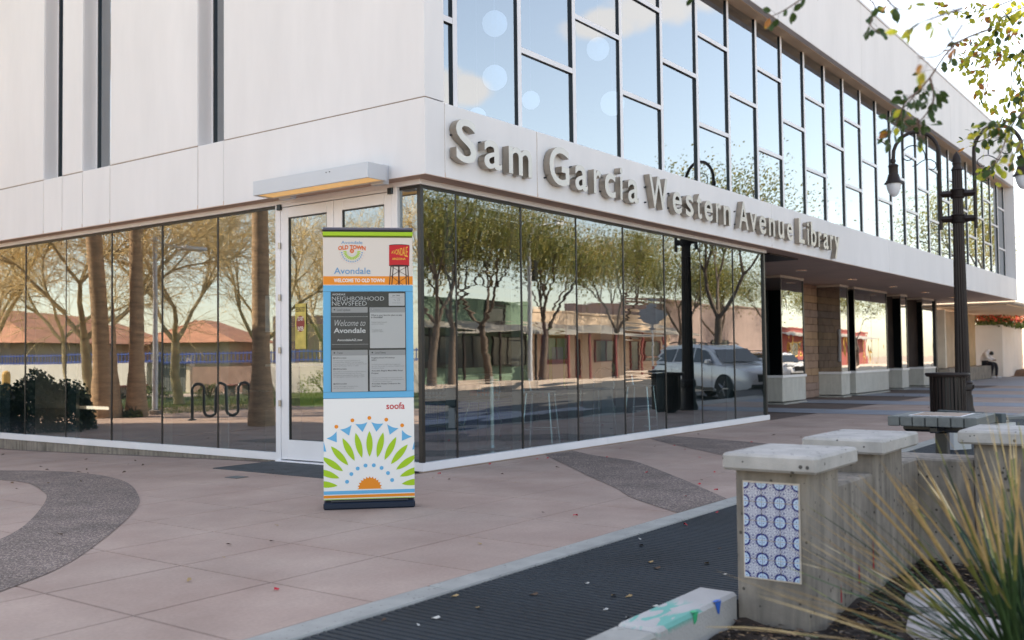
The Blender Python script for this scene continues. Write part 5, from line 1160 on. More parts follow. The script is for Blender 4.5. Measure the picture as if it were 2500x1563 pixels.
# local frame: faces -y, seat at .60
skinm = mat('skin', (.25, .13, .09), .6); hood = mat('white_hoodie', (.74, .68, .68), .85, var=.05, vscale=5); trs = mat('black_trousers', (.012, .012, .02), .8); shm = mat('white_shoes', (.72, .71, .74), .6)
try:
    J = [((0, .02, .72), .13), ((0, .0, .86), .12), ((0, -.06, 1.04), .13), ((0, -.17, 1.17), .11), ((0, -.26, 1.22), .06), ((0, -.34, 1.20), .085), ((0, -.39, 1.12), .07),
         ((.17, -.16, 1.14), .06), ((.24, -.26, .93), .048), ((.15, -.46, .84), .036), ((.08, -.53, .85), .032),
         ((-.17, -.16, 1.14), .06), ((-.24, -.26, .93), .048), ((-.15, -.46, .84), .036), ((-.08, -.53, .85), .032),
         ((.10, -.08, .69), .10), ((.15, -.50, .68), .075), ((.17, -.52, .36), .055), ((.18, -.50, .09), .04), ((.19, -.60, .04), .035),
         ((-.10, -.08, .69), .10), ((-.14, -.48, .68), .075), ((-.14, -.40, .38), .055), ((-.14, -.34, .09), .04), ((-.15, -.44, .04), .035)]
    Eg = [(0, 1), (1, 2), (2, 3), (3, 4), (4, 5), (5, 6), (3, 7), (7, 8), (8, 9), (9, 10), (3, 11), (11, 12), (12, 13), (13, 14), (0, 15), (15, 16), (16, 17), (17, 18), (18, 19), (0, 20), (20, 21), (21, 22), (22, 23), (23, 24)]
    def mk(nm, js, es, m_, lb=None):
        me = bpy.data.meshes.new(nm); me.from_pydata([j[0] for j in js], es, []); o = bpy.data.objects.new(nm, me); COL.objects.link(o)
        o.modifiers.new('skin', 'SKIN')
        if not me.skin_vertices:
            # adding the modifier from a script does not add the layer: make it through bmesh
            import bmesh
            bm = bmesh.new(); bm.from_mesh(me); bm.verts.layers.skin.verify(); bm.to_mesh(me); bm.free()
        for i, j in enumerate(js): me.skin_vertices[0].data[i].radius = (j[1], j[1]); me.skin_vertices[0].data[i].use_root = (i == 0)
        s = o.modifiers.new('sub', 'SUBSURF'); s.levels = 2; s.render_levels = 2; me.materials.append(m_); o.parent = PP_
        if lb: o['label'] = lb
        return o
    mk('body', J, Eg, skinm)
    ix = [0, 1, 2, 3, 7, 8, 9, 11, 12, 13]; mp_ = {k: i for i, k in enumerate(ix)}
    mk('hooded_top', [(J[k][0], J[k][1]+.035) for k in ix]+[((0, -.24, 1.25), .12), ((0, -.31, 1.27), .115)], [(mp_[a_], mp_[b_]) for a_, b_ in Eg if a_ in mp_ and b_ in mp_]+[(3, 10), (10, 11)], hood)
    ix = [0, 15, 16, 17, 18, 20, 21, 22, 23]; mp_ = {k: i for i, k in enumerate(ix)}
    mk('trousers', [(J[k][0], J[k][1]+.022) for k in ix], [(mp_[a_], mp_[b_]) for a_, b_ in Eg if a_ in mp_ and b_ in mp_], trs)
    for x, y in ((.18, -.50), (-.14, -.34)):
        b = MB(); b.box(x-.05, x+.05, y-.22, y+.07, .0, .085, .03); b.build('shoe', shm, PP_, local=True, smooth=50)
    hr = MB(); hr.lathe([(.0, -.1), (.085, -.07), (.1, .0), (.07, .07), (.01, .1)], 0, -.37, 1.17, 12); hr.build('hair', MT['black'], PP_, local=True, smooth=60)
except Exception as ex: print('PERSON', ex)
# ------------------------------------------------------------------ inside the glass box
def wirechair(x, y, rz, lb):
    t = thing('cafe_chair', lb, 'chair', (x, y, .02), rz, group='wire legged cafe chairs behind the glass'); g_ = MT['chrome']
    b = MB(); b.box(-.22, .22, -.22, .22, .43, .45, .01); b.build('seat', MT['chairseat'], t, local=True)
    b = MB()
    for i in range(6):
        for j in range(4): b.box(-.21+i*.072, -.21+i*.072+.045, .225+j*.01, .24+j*.01, .52+j*.075, .565+j*.075)
    b.build('backrest', MT['chairseat'], t, local=True)
    b = MB()
    for s in (-1, 1):
        b.tube([(s*.21, .21, .43), (s*.235, .25, .62), (s*.2, .28, .82), (0, .285, .84)], .009, 6)
    b.build('back_frame', g_, t, local=True)
    for sx in (-1, 1):
        for sy in (-1, 1): MB().tube([(sx*.17, sy*.17, .43), (sx*.25, sy*.27, 0)], .009, 6).build('leg', g_, t, local=True)
    return t
MT['chrome'] = mat('chrome_tube', (.6, .66, .66), .25, .8, var=.03); MT['chairseat'] = mat('grey_mesh_seat', (.22, .27, .29), .5, var=.1)
wirechair(5.25, 4.2, RD(100), 'wire legged cafe chair behind the glass, left of the pedestal table'); wirechair(6.1, 3.95, RD(-80), 'wire legged cafe chair behind the glass, right of the pedestal table')
t = thing('pedestal_table', 'dark topped pedestal cafe table between two wire chairs indoors', 'table', (5.75, 4.5, .02))
MB().box(5.2, 6.6, 4.15, 4.95, .735, .77, .01).build('top', MT['black'], t); MB().tube([(5.75, 4.5, .02), (5.75, 4.5, .74)], .035, 10).build('pedestal', MT['chrome'], t); MB().box(5.5, 6.0, 4.25, 4.75, .02, .05, .01).build('foot', MT['chrome'], t)
def hexmat():
    m, t_, p = newmat('mosaic_tile'); tc = nd(t_, 'ShaderNodeTexCoord'); v = nd(t_, 'ShaderNodeTexVoronoi'); v.feature = 'DISTANCE_TO_EDGE'; v.inputs['Scale'].default_value = 17; v.inputs['Randomness'].default_value = .15; lk(t_, tc.outputs['Object'], v.inputs['Vector'])
    cr = nd(t_, 'ShaderNodeValToRGB'); lk(t_, v.outputs['Distance'], cr.inputs[0]); cr.color_ramp.elements[0].color = (.5, .55, .62, 1); cr.color_ramp.elements[1].color = (.06, .09, .3, 1); cr.color_ramp.elements[1].position = .1
    lk(t_, cr.outputs[0], p.inputs['Base Color']); p.inputs['Roughness'].default_value = .3; return m
t = thing('mosaic_counter', 'long low counter faced in blue mosaic inside the library', 'counter', (7.2, 5.4, .02))
MB().box(6.6, 9.6, 5.3, 5.9, .02, .40).build('front', hexmat(), t); MB().box(6.55, 9.65, 5.2, 6.0, .401, .46, .01).build('top', MT['black'], t)
MB().box(7.9, 8.5, 5.4, 5.7, .462, .56, .01).build('orange_box', mat('orange_card', (.75, .12, .05), .5), None, 'flat orange box lying on the mosaic counter indoors', 'box')
def stool(x, y, rz, lb, h=.75):
    t = thing('bar_stool', lb, 'bar stool', (x, y, .02), rz, group='tubular bar stools behind the glass'); b = MB(); b.box(-.19, .19, -.19, .19, h-.02, h, .01); b.build('seat', MT['chairseat'], t, local=True)
    for sx in (-1, 1):
        for sy in (-1, 1): MB().tube([(sx*.16, sy*.16, h-.02), (sx*.22, sy*.22, 0)], .011, 6).build('leg', MT['chrome'], t, local=True)
    b = MB(); b.tube([(-.2, -.2, .22), (.2, -.2, .22), (.2, .2, .22), (-.2, .2, .22), (-.2, -.2, .22)], .008, 5); b.build('foot_rail', MT['chrome'], t, local=True)
    b = MB(); b.tube([(-.19, .19, h-.02), (-.19, .22, h+.17), (-.12, .23, h+.27), (0, .235, h+.3), (.12, .23, h+.27), (.19, .22, h+.17), (.19, .19, h-.02)], .011, 6); b.build('back_hoop', MT['chrome'], t, local=True)
stool(3.35, .75, RD(20), 'tubular bar stool behind the glass, nearest the corner of the building'); stool(4.7, .66, RD(-95), 'tubular bar stool with hooped back behind the middle panes'); stool(6.15, .7, RD(10), 'tubular bar stool behind the glass near the reflected litter bin')
for i, (x, lb) in enumerate(((2.55, 'round high table indoors near the building corner'), (7.3, 'round high table indoors towards the far end of the glass'))):
    t = thing('high_table', lb, 'table', (x, 1.0, .02)); MB().lathe([(.36, .98), (.36, 1.01)], x, 1.0, .02, 24).build('top', MT['black'], t); MB().tube([(x, 1.0, .02), (x, 1.0, 1.0)], .03, 8).build('pedestal', MT['chrome'], t); MB().lathe([(.26, 0), (.24, .02)], x, 1.0, .02, 20).build('foot', MT['chrome'], t)
t = thing('armchair', 'dark angular lounge chair in blue and brown indoors', 'armchair', (8.7, 3.9, .02), RD(-30)); b = MB(); b.box(-.4, .4, -.38, .38, .0, .42, .04); b.build('seat', mat('brown_uph', (.10, .05, .045), .7), t, local=True)
MB().prism([(-.4, .40), (.4, .40), (.30, .55), (-.45, .85)], .28, .42, ax='y').build('backrest', mat('navy_uph', (.02, .05, .12), .7), t, local=True)
t = thing('green_display_stand', 'green and purple display stand with a poster inside the library', 'display stand', (9.0, 4.3, .02))
MB().box(8.8, 9.4, 4.3, 4.4, .02, 1.85, .01).build('board', mat('lime_board', (.13, .33, .03), .6), t); MB().box(8.9, 9.3, 4.285, 4.299, .3, 1.45).build('poster', MT['card'] if 'card' in MT else mat('poster_grey', (.3, .33, .33), .6), t); MB().box(8.55, 8.79, 4.3, 4.42, .02, 1.95, .01).build('side_column', mat('plum', (.09, .02, .09), .6), t)
t = thing('cactus_sculpture', 'green wire mesh prickly pear cactus sculpture indoors', 'sculpture', (8.9, 3.0, .02)); cm = mat('cactus_green', (.02, .22, .11), .5, var=.3, vscale=14)
def pad(x, y, z, rx, rz_, tilt, nm='pad'):
    b = MB(); n = 14
    for i in range(8):
        for j in range(n):
            def S_(a, c): 
                th = pi*a/8; ph = 2*pi*c/n; q = Vector((rx*sin(th)*cos(ph), .05*sin(th)*sin(ph), rz_*cos(th))); return (x+q.x*cos(tilt)-q.z*sin(tilt), y+q.y, z+q.x*sin(tilt)+q.z*cos(tilt))
            b.quad(S_(i, j), S_(i+1, j), S_(i+1, j+1), S_(i, j+1))
    b.build(nm, cm, t, smooth=60)
pad(8.9, 3.0, .62, .22, .30, 0); pad(8.68, 3.0, 1.0, .11, .16, .6); pad(9.12, 3.0, .98, .09, .15, -.5); pad(8.55, 3.02, 1.12, .08, .1, 1.1); b = MB(); b.lathe([(.3, 0), (.28, .1), (.12, .3), (.08, .38)], 8.9, 3.0, .02, 16); b.build('pot', mat('dark_pot', (.03, .09, .06), .5), t, smooth=50)
# park side interior: leaflet stand, shelf
t = thing('leaflet_shelf', 'tall lime green shelf unit with leaflets behind the pane left of the doors', 'shelf unit', (1.2, 4.2, .02))
MB().box(1.35, 1.6, 3.2, 3.5, .02, 1.75, .005).build('green_panel', mat('lime_panel', (.12, .30, .02), .6), t); MB().box(.9, 1.5, 2.95, 3.7, 1.16, 1.19, .004).build('shelf', MT['cream'], t); MB().box(.9, 1.5, 2.95, 3.7, .02, .58, .004).build('plinth_unit', MT['iwall'], t); MB().box(1.0, 1.05, 3.25, 3.52, 1.2, 1.38).build('blue_leaflet', mat('blue_card', (.03, .25, .5), .5), t)
MB().box(1.0, 1.04, 3.1, 3.3, 1.5, 1.7).build('yellow_leaflet', mat('yellow_card', (.5, .35, .03), .5), t)
b = MB(); b.tube([(.7, 4.25, .02), (.7, 4.25, .72), (.7, 4.2, .80), (.7, 4.1, .83), (.7, 2.7, .83)], .015, 8); b.build('handrail', MT['chrome'], None, 'bent chrome rail behind the pane left of the doors', 'rail')
for i, (x, y) in enumerate(((2.2, 2.4), (7.6, 2.4), (2.4, 8.5), (2.4, 13.5))):
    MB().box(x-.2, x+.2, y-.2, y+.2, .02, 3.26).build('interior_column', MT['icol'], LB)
# pendant discs upstairs
MT['disc'] = emis('pendant_disc', (.82, .86, 1.0), .13)
dn = ['paper disc pendant high in the second upper bay', 'paper disc pendant below the first in the second upper bay', 'paper disc pendant at the sill of the second upper bay', 'paper disc pendant low in the third upper bay', 'paper disc pendant under the reflected cloud', 'bright half hidden disc pendant low in the fourth upper bay']
for i, (px_, py_, r_) in enumerate(((1208, 58, 30), (1208, 190, 30), (1165, 285, 22), (1296, 245, 22), (1460, 120, 27), (1495, 253, 29))):
    p = px_pt(px_, py_, 14.3 if i < 4 else 15.6); dd = (p-CP).length; r = r_/2416.6*dd
    t = thing('pendant_lamp', 'pale round '+dn[i], 'pendant lamp', tuple(p), group='round pendants upstairs')
    b = MB(); n = 16
    for a in range(8):
        for c in range(n):
            S_ = lambda a_, c_: (p.x+r*sin(pi*a_/8)*cos(2*pi*c_/n), p.y+r*sin(pi*a_/8)*sin(2*pi*c_/n), p.z+r*cos(pi*a_/8))
            b.quad(S_(a, c), S_(a+1, c), S_(a+1, c+1), S_(a, c+1))
    b.build('shade', MT['disc'], t, smooth=80); MB().tube([(p.x, p.y, p.z+r), (p.x, p.y, 7.45)], .004, 4).build('cord', MT['alu'], t)

# ------------------------------------------------------------------ trees
def rnd_dir(r_, d, spread): 
    v = Vector((r_.gauss(0, 1), r_.gauss(0, 1), r_.gauss(0, 1))).normalized(); return (d+v*spread).normalized()
def grow(b, r_, p, d, rad, L, lev, mx, ends, up_=.12, spread=.55, kids=(2, 3), ratio=.74):
    n = 3 if lev < 3 else 2; pts = [p]; q = p
    for i in range(n): d = rnd_dir(r_, d+Vector((0, 0, up_)), .16); q = q+d*L/n; pts.append(q)
    b.tube(pts, [rad*(1-.35*i/n) for i in range(n+1)], 8 if lev < 2 else (5 if lev < 4 else 3), cap=False)
    if lev >= mx: ends.append((q, d)); return
    if lev >= mx-(1 if up_ > .1 else 3): ends.append((pts[1], d)); ends.append((pts[-1], d))
    for k in range(r_.choice(kids)): grow(b, r_, pts[-1] if k else q, rnd_dir(r_, d, spread), rad*r_.uniform(.55, .68), L*ratio*r_.uniform(.8, 1.15), lev+1, mx, ends, up_, spread, kids, ratio)
def leafblob(b, r_, ends, per, rad, s):
    for p, d in ends:
        for k in range(per):
            q = p+Vector((r_.gauss(0, rad), r_.gauss(0, rad), r_.gauss(0, rad*.75))); n = Vector((r_.gauss(0, 1), r_.gauss(0, 1), r_.gauss(0, 1)+.4)).normalized(); u_ = n.orthogonal().normalized(); v_ = n.cross(u_); ss = s*r_.uniform(.6, 1.3)
            b.quad(q-u_*ss, q-v_*ss*.55, q+u_*ss, q+v_*ss*.55)
bark1 = mat('tree_bark', (.13, .095, .075), .9, var=.35, vscale=6, bump=.01, bscale=20); pvb = mat('palo_verde_bark', (.38, .31, .18), .8, var=.3, vscale=3); pvt = mat('palo_verde_twig', (.72, .56, .30), .8, var=.3, vscale=2)
lfm = leafmat('ash_leaf', [(.07, .10, .02), (.18, .20, .045), (.30, .26, .07), (.11, .13, .035), (.42, .32, .09)], .5, .4)
lfg = leafmat('golden_leaf', [(.30, .22, .06), (.45, .32, .09), (.18, .18, .05), (.5, .4, .15)], .5, .45)
def leafytree(nm, lb, x, y, z0, h, seed, lm=lfm, per=38, s=.085, lean=0, group='street trees across the road'):
    r_ = random.Random(seed); T_ = thing(nm, lb, 'tree', (x, y, z0), group=group); b = MB(); ends = []
    top = Vector((x+lean*.3, y+.1, z0+h*.3)); b.tube([(x, y, z0-.1), (x+lean*.1, y, z0+h*.12), tuple(top)], [.24, .18, .15], 10, cap=False)
    for k in range(3): grow(b, r_, top, rnd_dir(r_, Vector((cos(k*2.1+seed), sin(k*2.1+seed), 1.3)).normalized(), .2), .10, h*.22, 1, 4, ends, .12, .6, (2, 3), .78)
    b.build('trunk', bark1, T_, smooth=60); c = MB(); leafblob(c, r_, ends, int(per*3.6), h*.08, s*.75); c.build('crown', lm, T_, kind='stuff'); return T_
tr = [leafytree('ash_tree', 'broad leafy tree mirrored beside the corner post of the street glass', 25.6, -22.6, -.1, 9.6, 15, lean=1), leafytree('ash_tree', 'thick trunked leafy tree mirrored at the corner end of the street glass', 28.2, -23.6, -.1, 9.2, 1), leafytree('ash_tree', 'dark leaning forked tree mirrored in the second street pane', 31.4, -23.4, -.1, 9.6, 2, lean=-2.5), leafytree('ash_tree', 'reddish trunked leafy tree mirrored in front of the tan shop', 36.0, -23.5, -.1, 8.8, 3, lean=.6),
      leafytree('ash_tree', 'slender leafy tree mirrored right of the diamond sign', 45.0, -23.8, -.1, 9.5, 4), leafytree('ash_tree', 'open crowned tree mirrored left of the lamp post', 51.5, -23.2, -.1, 9.0, 5, lean=1.8), leafytree('ash_tree', 'curved tree mirrored behind the white parked car', 59.5, -23.4, -.1, 8.6, 6, lean=-1.2)]
leafytree('golden_tree', 'golden tree rising beyond the shops and mirrored in the upper windows', 60, -40, 0, 14.5, 7, lfg, 34, .14, group='tall trees beyond the shops'); leafytree('golden_tree', 'tall golden tree beyond the pink block mirrored near the upper sill', 71, -39, 0, 13.5, 8, lfg, 34, .14, group='tall trees beyond the shops'); leafytree('golden_tree', 'smaller golden tree mirrored low in the left upper bays', 42, -38, 0, 12, 10, lfg, 26, .13, group='tall trees beyond the shops')
leafytree('street_tree', 'tall golden green tree beyond the far end of the library', 50.5, -2.6, -.1, 11.5, 9, leafmat('far_leaf', [(.42, .36, .08), (.20, .24, .05), (.55, .46, .14), (.12, .16, .04)], .5, .5), 60, .09, group='kerbside trees past the library'); leafytree('street_tree', 'leafy kerbside tree further along the pavement past the library', 60, -3.4, -.1, 10.5, 12, lfg, 40, .1, group='kerbside trees past the library')
leafytree('street_tree', 'kerbside tree opposite the far upper windows', 33, -11.5, -.1, 10.0, 14, lfm, 40, .09, group='kerbside trees past the library')
for i_, (x_, y_, lb_n) in enumerate(((70, -23.5, 'leafy tree mirrored in the first arcade window'), (82, -24, 'leafy tree mirrored in the narrow arcade window'), (93, -23.2, 'tall leafy tree mirrored in the wide arcade window'), (106, -24, 'leafy tree mirrored in the last arcade windows'))):
    c_ = copy_tree(tr[1+i_]); c_.location = (x_, y_, -.1); c_['label'] = lb_n; c_.rotation_euler.z = i_*1.3
def paloverde(lb, x, y, h, seed, mx=6, src=None):
    r_ = random.Random(seed); T_ = thing('palo_verde_tree', lb, 'tree', (x, y, -.15), rz=0, group='bare palo verde trees in the park'); b = MB(); ends = []
    p0 = Vector((x, y, -.2)); p1 = Vector((x+r_.uniform(-.4, .4), y+r_.uniform(-.4, .4), h*.22)); b.tube([p0, p0.lerp(p1, .5)+Vector((.08, .05, 0)), p1], [.19, .14, .12], 8, cap=False)
    t2 = MB()
    for k in range(3): grow(b, r_, p1, rnd_dir(r_, Vector((cos(k*2.1+seed), sin(k*2.1+seed), 1.15)).normalized(), .15), .085, h*.2, 1, 4, ends, .05, .55, (2, 3), .78)
    for p, d in ends:
        for k in range(5):
            q = p; dd = rnd_dir(r_, d, 1.0); pts = [q]
            for j in range(4): dd = rnd_dir(r_, dd+Vector((0, 0, -.02)), .3); q = q+dd*h*.055; pts.append(q)
            t2.tube(pts, [.012, .009, .007, .005, .003], 3, cap=False)
            for m_ in range(4):
                i = r_.randrange(1, 4); q2 = pts[i]; d2 = rnd_dir(r_, dd, .9); t2.tube([q2, q2+d2*h*.05, q2+rnd_dir(r_, d2, .3)*h*.09], [.006, .0045, .003], 3, cap=False)
    b.build('trunk', pvb, T_, smooth=60); t2.build('crown', pvt, T_, kind='stuff')
for i, (x, y, h, lb) in enumerate(((-7.3, 18.4, 8.5, 'bare palo verde with a pale forked trunk beside the paired palms'), (-6.4, 23.5, 8.5, 'bare tangled palo verde mirrored in the left end panes'), (-11.3, 20.6, 8.5, 'bare palo verde behind the park light pole'), (-16.0, 21.5, 8, 'dark curving palo verde behind the bike rack'), (-13.0, 30, 9, 'bare palo verde near the park benches'), (-21, 24, 9, 'bare palo verde mirrored in the pane beside the doors'), (-18.5, 13.5, 8.5, 'bare palo verde mirrored in the entrance doors'), (-9.5, 30, 9, 'golden twigged palo verde near the white wall'))): paloverde(lb, x, y, h, 20+i)
# palms
plb = mat('palm_bark', (.46, .30, .18), .9, var=.3, vscale=3, bump=.02, bscale=14, stretch=(1, 1, 5), fine=.2, fscale=14)
fr_m = leafmat('palm_frond', [(.06, .10, .03), (.12, .16, .05), (.16, .18, .07)], .5, .3); fr_d = leafmat('dead_frond', [(.35, .20, .09), (.45, .28, .13), (.25, .15, .08)], .7, .3)
def palm(lb, x, y, h, r0, lx, seed):
    r_ = random.Random(seed); T_ = thing('fan_palm', lb, 'palm tree', (x, y, -.15), group='fan palms in the park'); b = MB(); pts = []; rad = []
    for i in range(34):
        t = i/33; pts.append((x+lx*t*t, y+lx*.3*t, -.2+t*(h+.2))); rad.append(r0*(1+.55*max(0, 1-t*7))*(1-.25*t)*(1+.05*(i % 2)))
    b.tube(pts, rad, 14, cap=False); b.build('trunk', plb, T_, smooth=50)
    cx_, cy_, cz_ = pts[-1]; g_, d_ = MB(), MB()
    for k in range(46):
        az = r_.uniform(0, 2*pi); el = r_.uniform(-1.2, 1.2); dead = el < -.45; L = r_.uniform(.7, 1.0)*(.8 if dead else 1.1); D = Vector((cos(az)*cos(el), sin(az)*cos(el), sin(el))); c0 = Vector((cx_, cy_, cz_+(-.35 if dead else .1))); c1 = c0+D*L; bb = d_ if dead else g_
        bb.tube([c0, c0.lerp(c1, .5)+Vector((0, 0, .05)), c1], [.02, .015, .01], 3, cap=False); S_ = D.cross(Vector((0, 0, 1))).normalized(); U_ = S_.cross(D)
        for j in range(13):
            a = RD(-80+160*j/12); dd = (D*cos(a)+S_*sin(a)).normalized(); l = .75*cos(a*.45)*r_.uniform(.85, 1.1); w_ = U_.cross(dd)*.028; e = c1+dd*l+Vector((0, 0, -.22*l)); mm = c1+dd*l*.55+Vector((0, 0, -.02))
            bb.quad(c1-w_*.3, c1+w_*.3, mm+w_, mm-w_); bb.poly([mm-w_, mm+w_, e])
    g_.build('crown', fr_m, T_, kind='stuff'); d_.build('dead_frond_skirt', fr_d, T_, kind='stuff')
palm('tall fan palm with reddish leaning trunk, left one of the mirrored pair', -5.6, 15.4, 9.6, .21, .9, 31); palm('tall fan palm with grey straight trunk, right one of the mirrored pair', -6.15, 15.1, 10.2, .18, .1, 32); palm('stout fan palm mirrored in the pane left of the entrance doors', -5.65, 9.6, 9.5, .19, .1, 33); palm('slender fan palm mirrored behind the second left pane', -8.4, 28.5, 10.5, .22, .1, 34)
# park furniture
t = thing('park_light', 'pale grey park light pole with a flat side arm', 'light pole', (-7.0, 15.6, -.15)); MB().tube([(-7.0, 15.6, -.05), (-7.0, 15.6, 4.5)], [.075, .055], 12).build('pole', MT['fixture'], t, smooth=60); b = MB(); b.lathe([(.2, 0), (.2, .12), (.1, .14)], -7.0, 15.6, -.16, 16); b.build('footing', MT['conc'], t)
b = MB(); b.tube([(-7.0, 15.6, 4.36), (-8.6, 16.2, 4.36)], .035, 6); b.box(-8.9, -8.2, 15.9, 16.3, 4.32, 4.42, .02); b.build('arm', MT['fixture'], t)
t = thing('bike_rack', 'black serpentine tube bicycle rack on the plaza edge', 'bicycle rack', (-6.6, 13.0, -.14))
pts = []; A0 = Vector((-6.1, 12.7, -.14)); D0 = Vector((-.83, -.4, 0)).normalized(); rr0 = .14
pts = [A0, A0+Vector((0, 0, .72))]
cxk = 0
for k in range(5):
    top = k % 2 == 0
    for j in range(1, 8):
        a = pi*j/8; u_ = cxk+rr0*2*(.5-.5*cos(a)); pts.append(A0+D0*u_+Vector((0, 0, (.72+.14*sin(a)) if top else (.22-.14*sin(a)))))
    cxk += rr0*2; pts.append(A0+D0*cxk+Vector((0, 0, .72 if not top else .22)))
pts.append(A0+D0*cxk)
MB().tube(pts, .035, 10).build('tube', MT['black'], t, smooth=60); MB().lathe([(.1, 0), (.1, .02), (.05, .04)], A0.x, A0.y, -.14, 14).build('foot', MT['black'], t)
def bush(nm, lb, x, y, rx, ry, rz_, n, s, m_, seed, cat='shrub'):
    r_ = random.Random(seed); T_ = thing(nm, lb, cat, (x, y, -.15)); b = MB(); st_ = MB()
    for i in range(n):
        v = Vector((r_.gauss(0, 1), r_.gauss(0, 1), abs(r_.gauss(0, 1)))).normalized()*(r_.uniform(.55, 1.0)**.5); k = 1+.18*sin(v.x*7+seed)*cos(v.y*6); q = Vector((x+v.x*rx*k, y+v.y*ry*k, -.15+v.z*rz_*k)); nn = Vector((r_.gauss(0, 1), r_.gauss(0, 1), r_.gauss(0, 1))).normalized(); u_ = nn.orthogonal().normalized(); v_ = nn.cross(u_); ss = s*r_.uniform(.6, 1.3); b.quad(q-u_*ss, q-v_*ss*.6, q+u_*ss, q+v_*ss*.6)
    for i in range(9): a = i*.7; st_.tube([(x, y, -.15), (x+cos(a)*rx*.6, y+sin(a)*ry*.6, rz_*.6)], [.025, .01], 4)
    st_.build('stem', bark1, T_); b.build('foliage', m_, T_, kind='stuff')
dk = leafmat('dark_hedge_leaf', [(.015, .028, .012), (.03, .05, .016), (.02, .035, .012)], .4, .2); sg = leafmat('sage_leaf', [(.16, .19, .08), (.26, .24, .07), (.10, .14, .06)], .6, .3)
bush('dark_shrub', 'large dark rounded shrub against the left end of the glass', -2.6, 13.0, 1.1, 1.5, 1.1, 9000, .045, dk, 1); bush('dark_shrub', 'second dark shrub just beyond the left end of the glass', -2.4, 16.4, 1.2, 1.6, 1.1, 9000, .05, dk, 2)
for i, (x, y, r, lb) in enumerate(((-6.6, 19.6, .5, 'yellow green low shrub beside the mirrored litter bin'), (-13.6, 25.4, .6, 'sage green low shrub by the park path'), (-15.4, 24.6, .6, 'yellowish low shrub behind the bike rack'), (-12.2, 26.2, .5, 'dark low shrub under the park bench'), (-6.0, 15.0, .25, 'small weed tuft at the foot of the paired palms'), (-19.5, 22.5, 1.1, 'wide grassy shrub mirrored beside the doors'), (-12.5, 33, .5, 'spiky tuft before the white wall'))): bush('low_shrub', lb, x, y, r, r, r*.9, 1100, .035, sg if i != 3 else dk, 40+i)
def parkbench(x, y, rz, lb):
    t = thing('park_bench', lb, 'bench', (x, y, -.15), rz, group='flat topped park benches'); MB().box(-.9, .9, -.22, .22, .40, .47, .01).build('seat', mat('red_bench', (.28, .10, .07), .6) if 'red_bench' not in bpy.data.materials else bpy.data.materials['red_bench'], t, local=True)
    for s in (-.7, .7): MB().box(s-.06, s+.06, -.18, .18, 0, .40).build('leg', MT['conc'], t, local=True)
parkbench(-13.8, 27.4, RD(-30), 'flat red topped park bench behind the light pole'); parkbench(-17.4, 25.2, RD(-25), 'flat red topped park bench behind the bike rack')
t = thing('slatted_receptacle', 'dark slatted litter bin on the plaza edge mirrored left of the palms', 'litter bin', (-5.2, 17.6, -.15)); b = MB()
for i in range(18): a = 2*pi*i/18; b.box(-5.2+.28*cos(a)-.015, -5.2+.28*cos(a)+.015, 17.6+.28*sin(a)-.015, 17.6+.28*sin(a)+.015, -.12, .62)
b.build('slat_ring', MT['bronze'], t); MB().lathe([(.3, .62), (.33, .66), (.3, .69)], -5.2, 17.6, 0, 20).build('rim', MT['bronze'], t); MB().lathe([(.22, -.1), (.23, .6)], -5.2, 17.6, 0, 16).build('liner', MT['bronze'], t)
t = thing('garden_side_wall', 'long white painted park wall with a blue railing along its top', 'wall', (-20, 38, 0)); W0, W1 = Vector((-16, 50)), Vector((-22.5, 15)); u_ = (W1-W0).normalized(); LW = (W1-W0).length
wt = lambda p: (W0.x+u_.x*p[0]-u_.y*p[1], W0.y+u_.y*p[0]+u_.x*p[1], p[2])
MB().box(0, 16.3, 0, .3, -.3, 1.15).xform(wt).build('wall', MT['whitewall'], t); MB().box(19.2, 23.4, -.1, .2, -.3, 1.0).xform(wt).build('wall', MT['brick2'], t); MB().box(23.5, LW, 0, .3, -.3, 1.1).xform(wt).build('wall', MT['whitewall'], t); rm_ = mat('blue_railing', (.05, .10, .38), .5); b = MB(); b.box(0, LW, .12, .18, 1.55, 1.6); b.box(0, LW, .12, .18, 1.2, 1.24)
for i in range(int(LW/.22)): b.box(i*.22, i*.22+.03, .13, .16, 1.16, 1.66)
b.xform(wt).build('railing', rm_, t); MB().box(0, LW, .05, .25, 1.151, 1.165).xform(wt).build('coping', rm_, t)
def house(lb, cx_, cy_, w_, d_, eave, ridge, rz, wm, rm, cat='house', flat=False):
    t = thing('house', lb, cat, (cx_, cy_, -.2), rz); MB().box(-w_/2, w_/2, -d_/2, d_/2, 0, eave if not flat else ridge).build('wall', wm, t, local=True)
    if not flat:
        b = MB(); o = .7; a, c = w_/2+o, d_/2+o; r_ = w_/2-d_/2*.6; E_ = eave; 
        b.quad((-a, -c, E_), (a, -c, E_), (r_, 0, ridge), (-r_, 0, ridge)); b.quad((a, c, E_), (-a, c, E_), (-r_, 0, ridge), (r_, 0, ridge)); b.poly([(a, -c, E_), (a, c, E_), (r_, 0, ridge)]); b.poly([(-a, c, E_), (-a, -c, E_), (-r_, 0, ridge)]); b.quad((-a, -c, E_-.01), (-a, c, E_-.01), (a, c, E_-.01), (a, -c, E_-.01)); rf = b.build('roof', rm, t, local=True)
        b = MB()
        for i in range(int(2*a/.45)): b.tube([(-a+.2+i*.45, -c, E_+.03), (max(-r_, min(r_, -a+.2+i*.45)), -.3, ridge-.05)], .07, 5, cap=False)
        b.build('tile_rows', rm, rf, local=True, kind='stuff')
    for k in range(max(2, int(w_/3.2))):
        x = -w_/2+1.5+k*3.1
        if x < w_/2-1: MB().box(x-.6, x+.6, -d_/2-.03, -d_/2+.02, .9, 2.0).build('window', MT['glassD'], t, local=True)
    return t
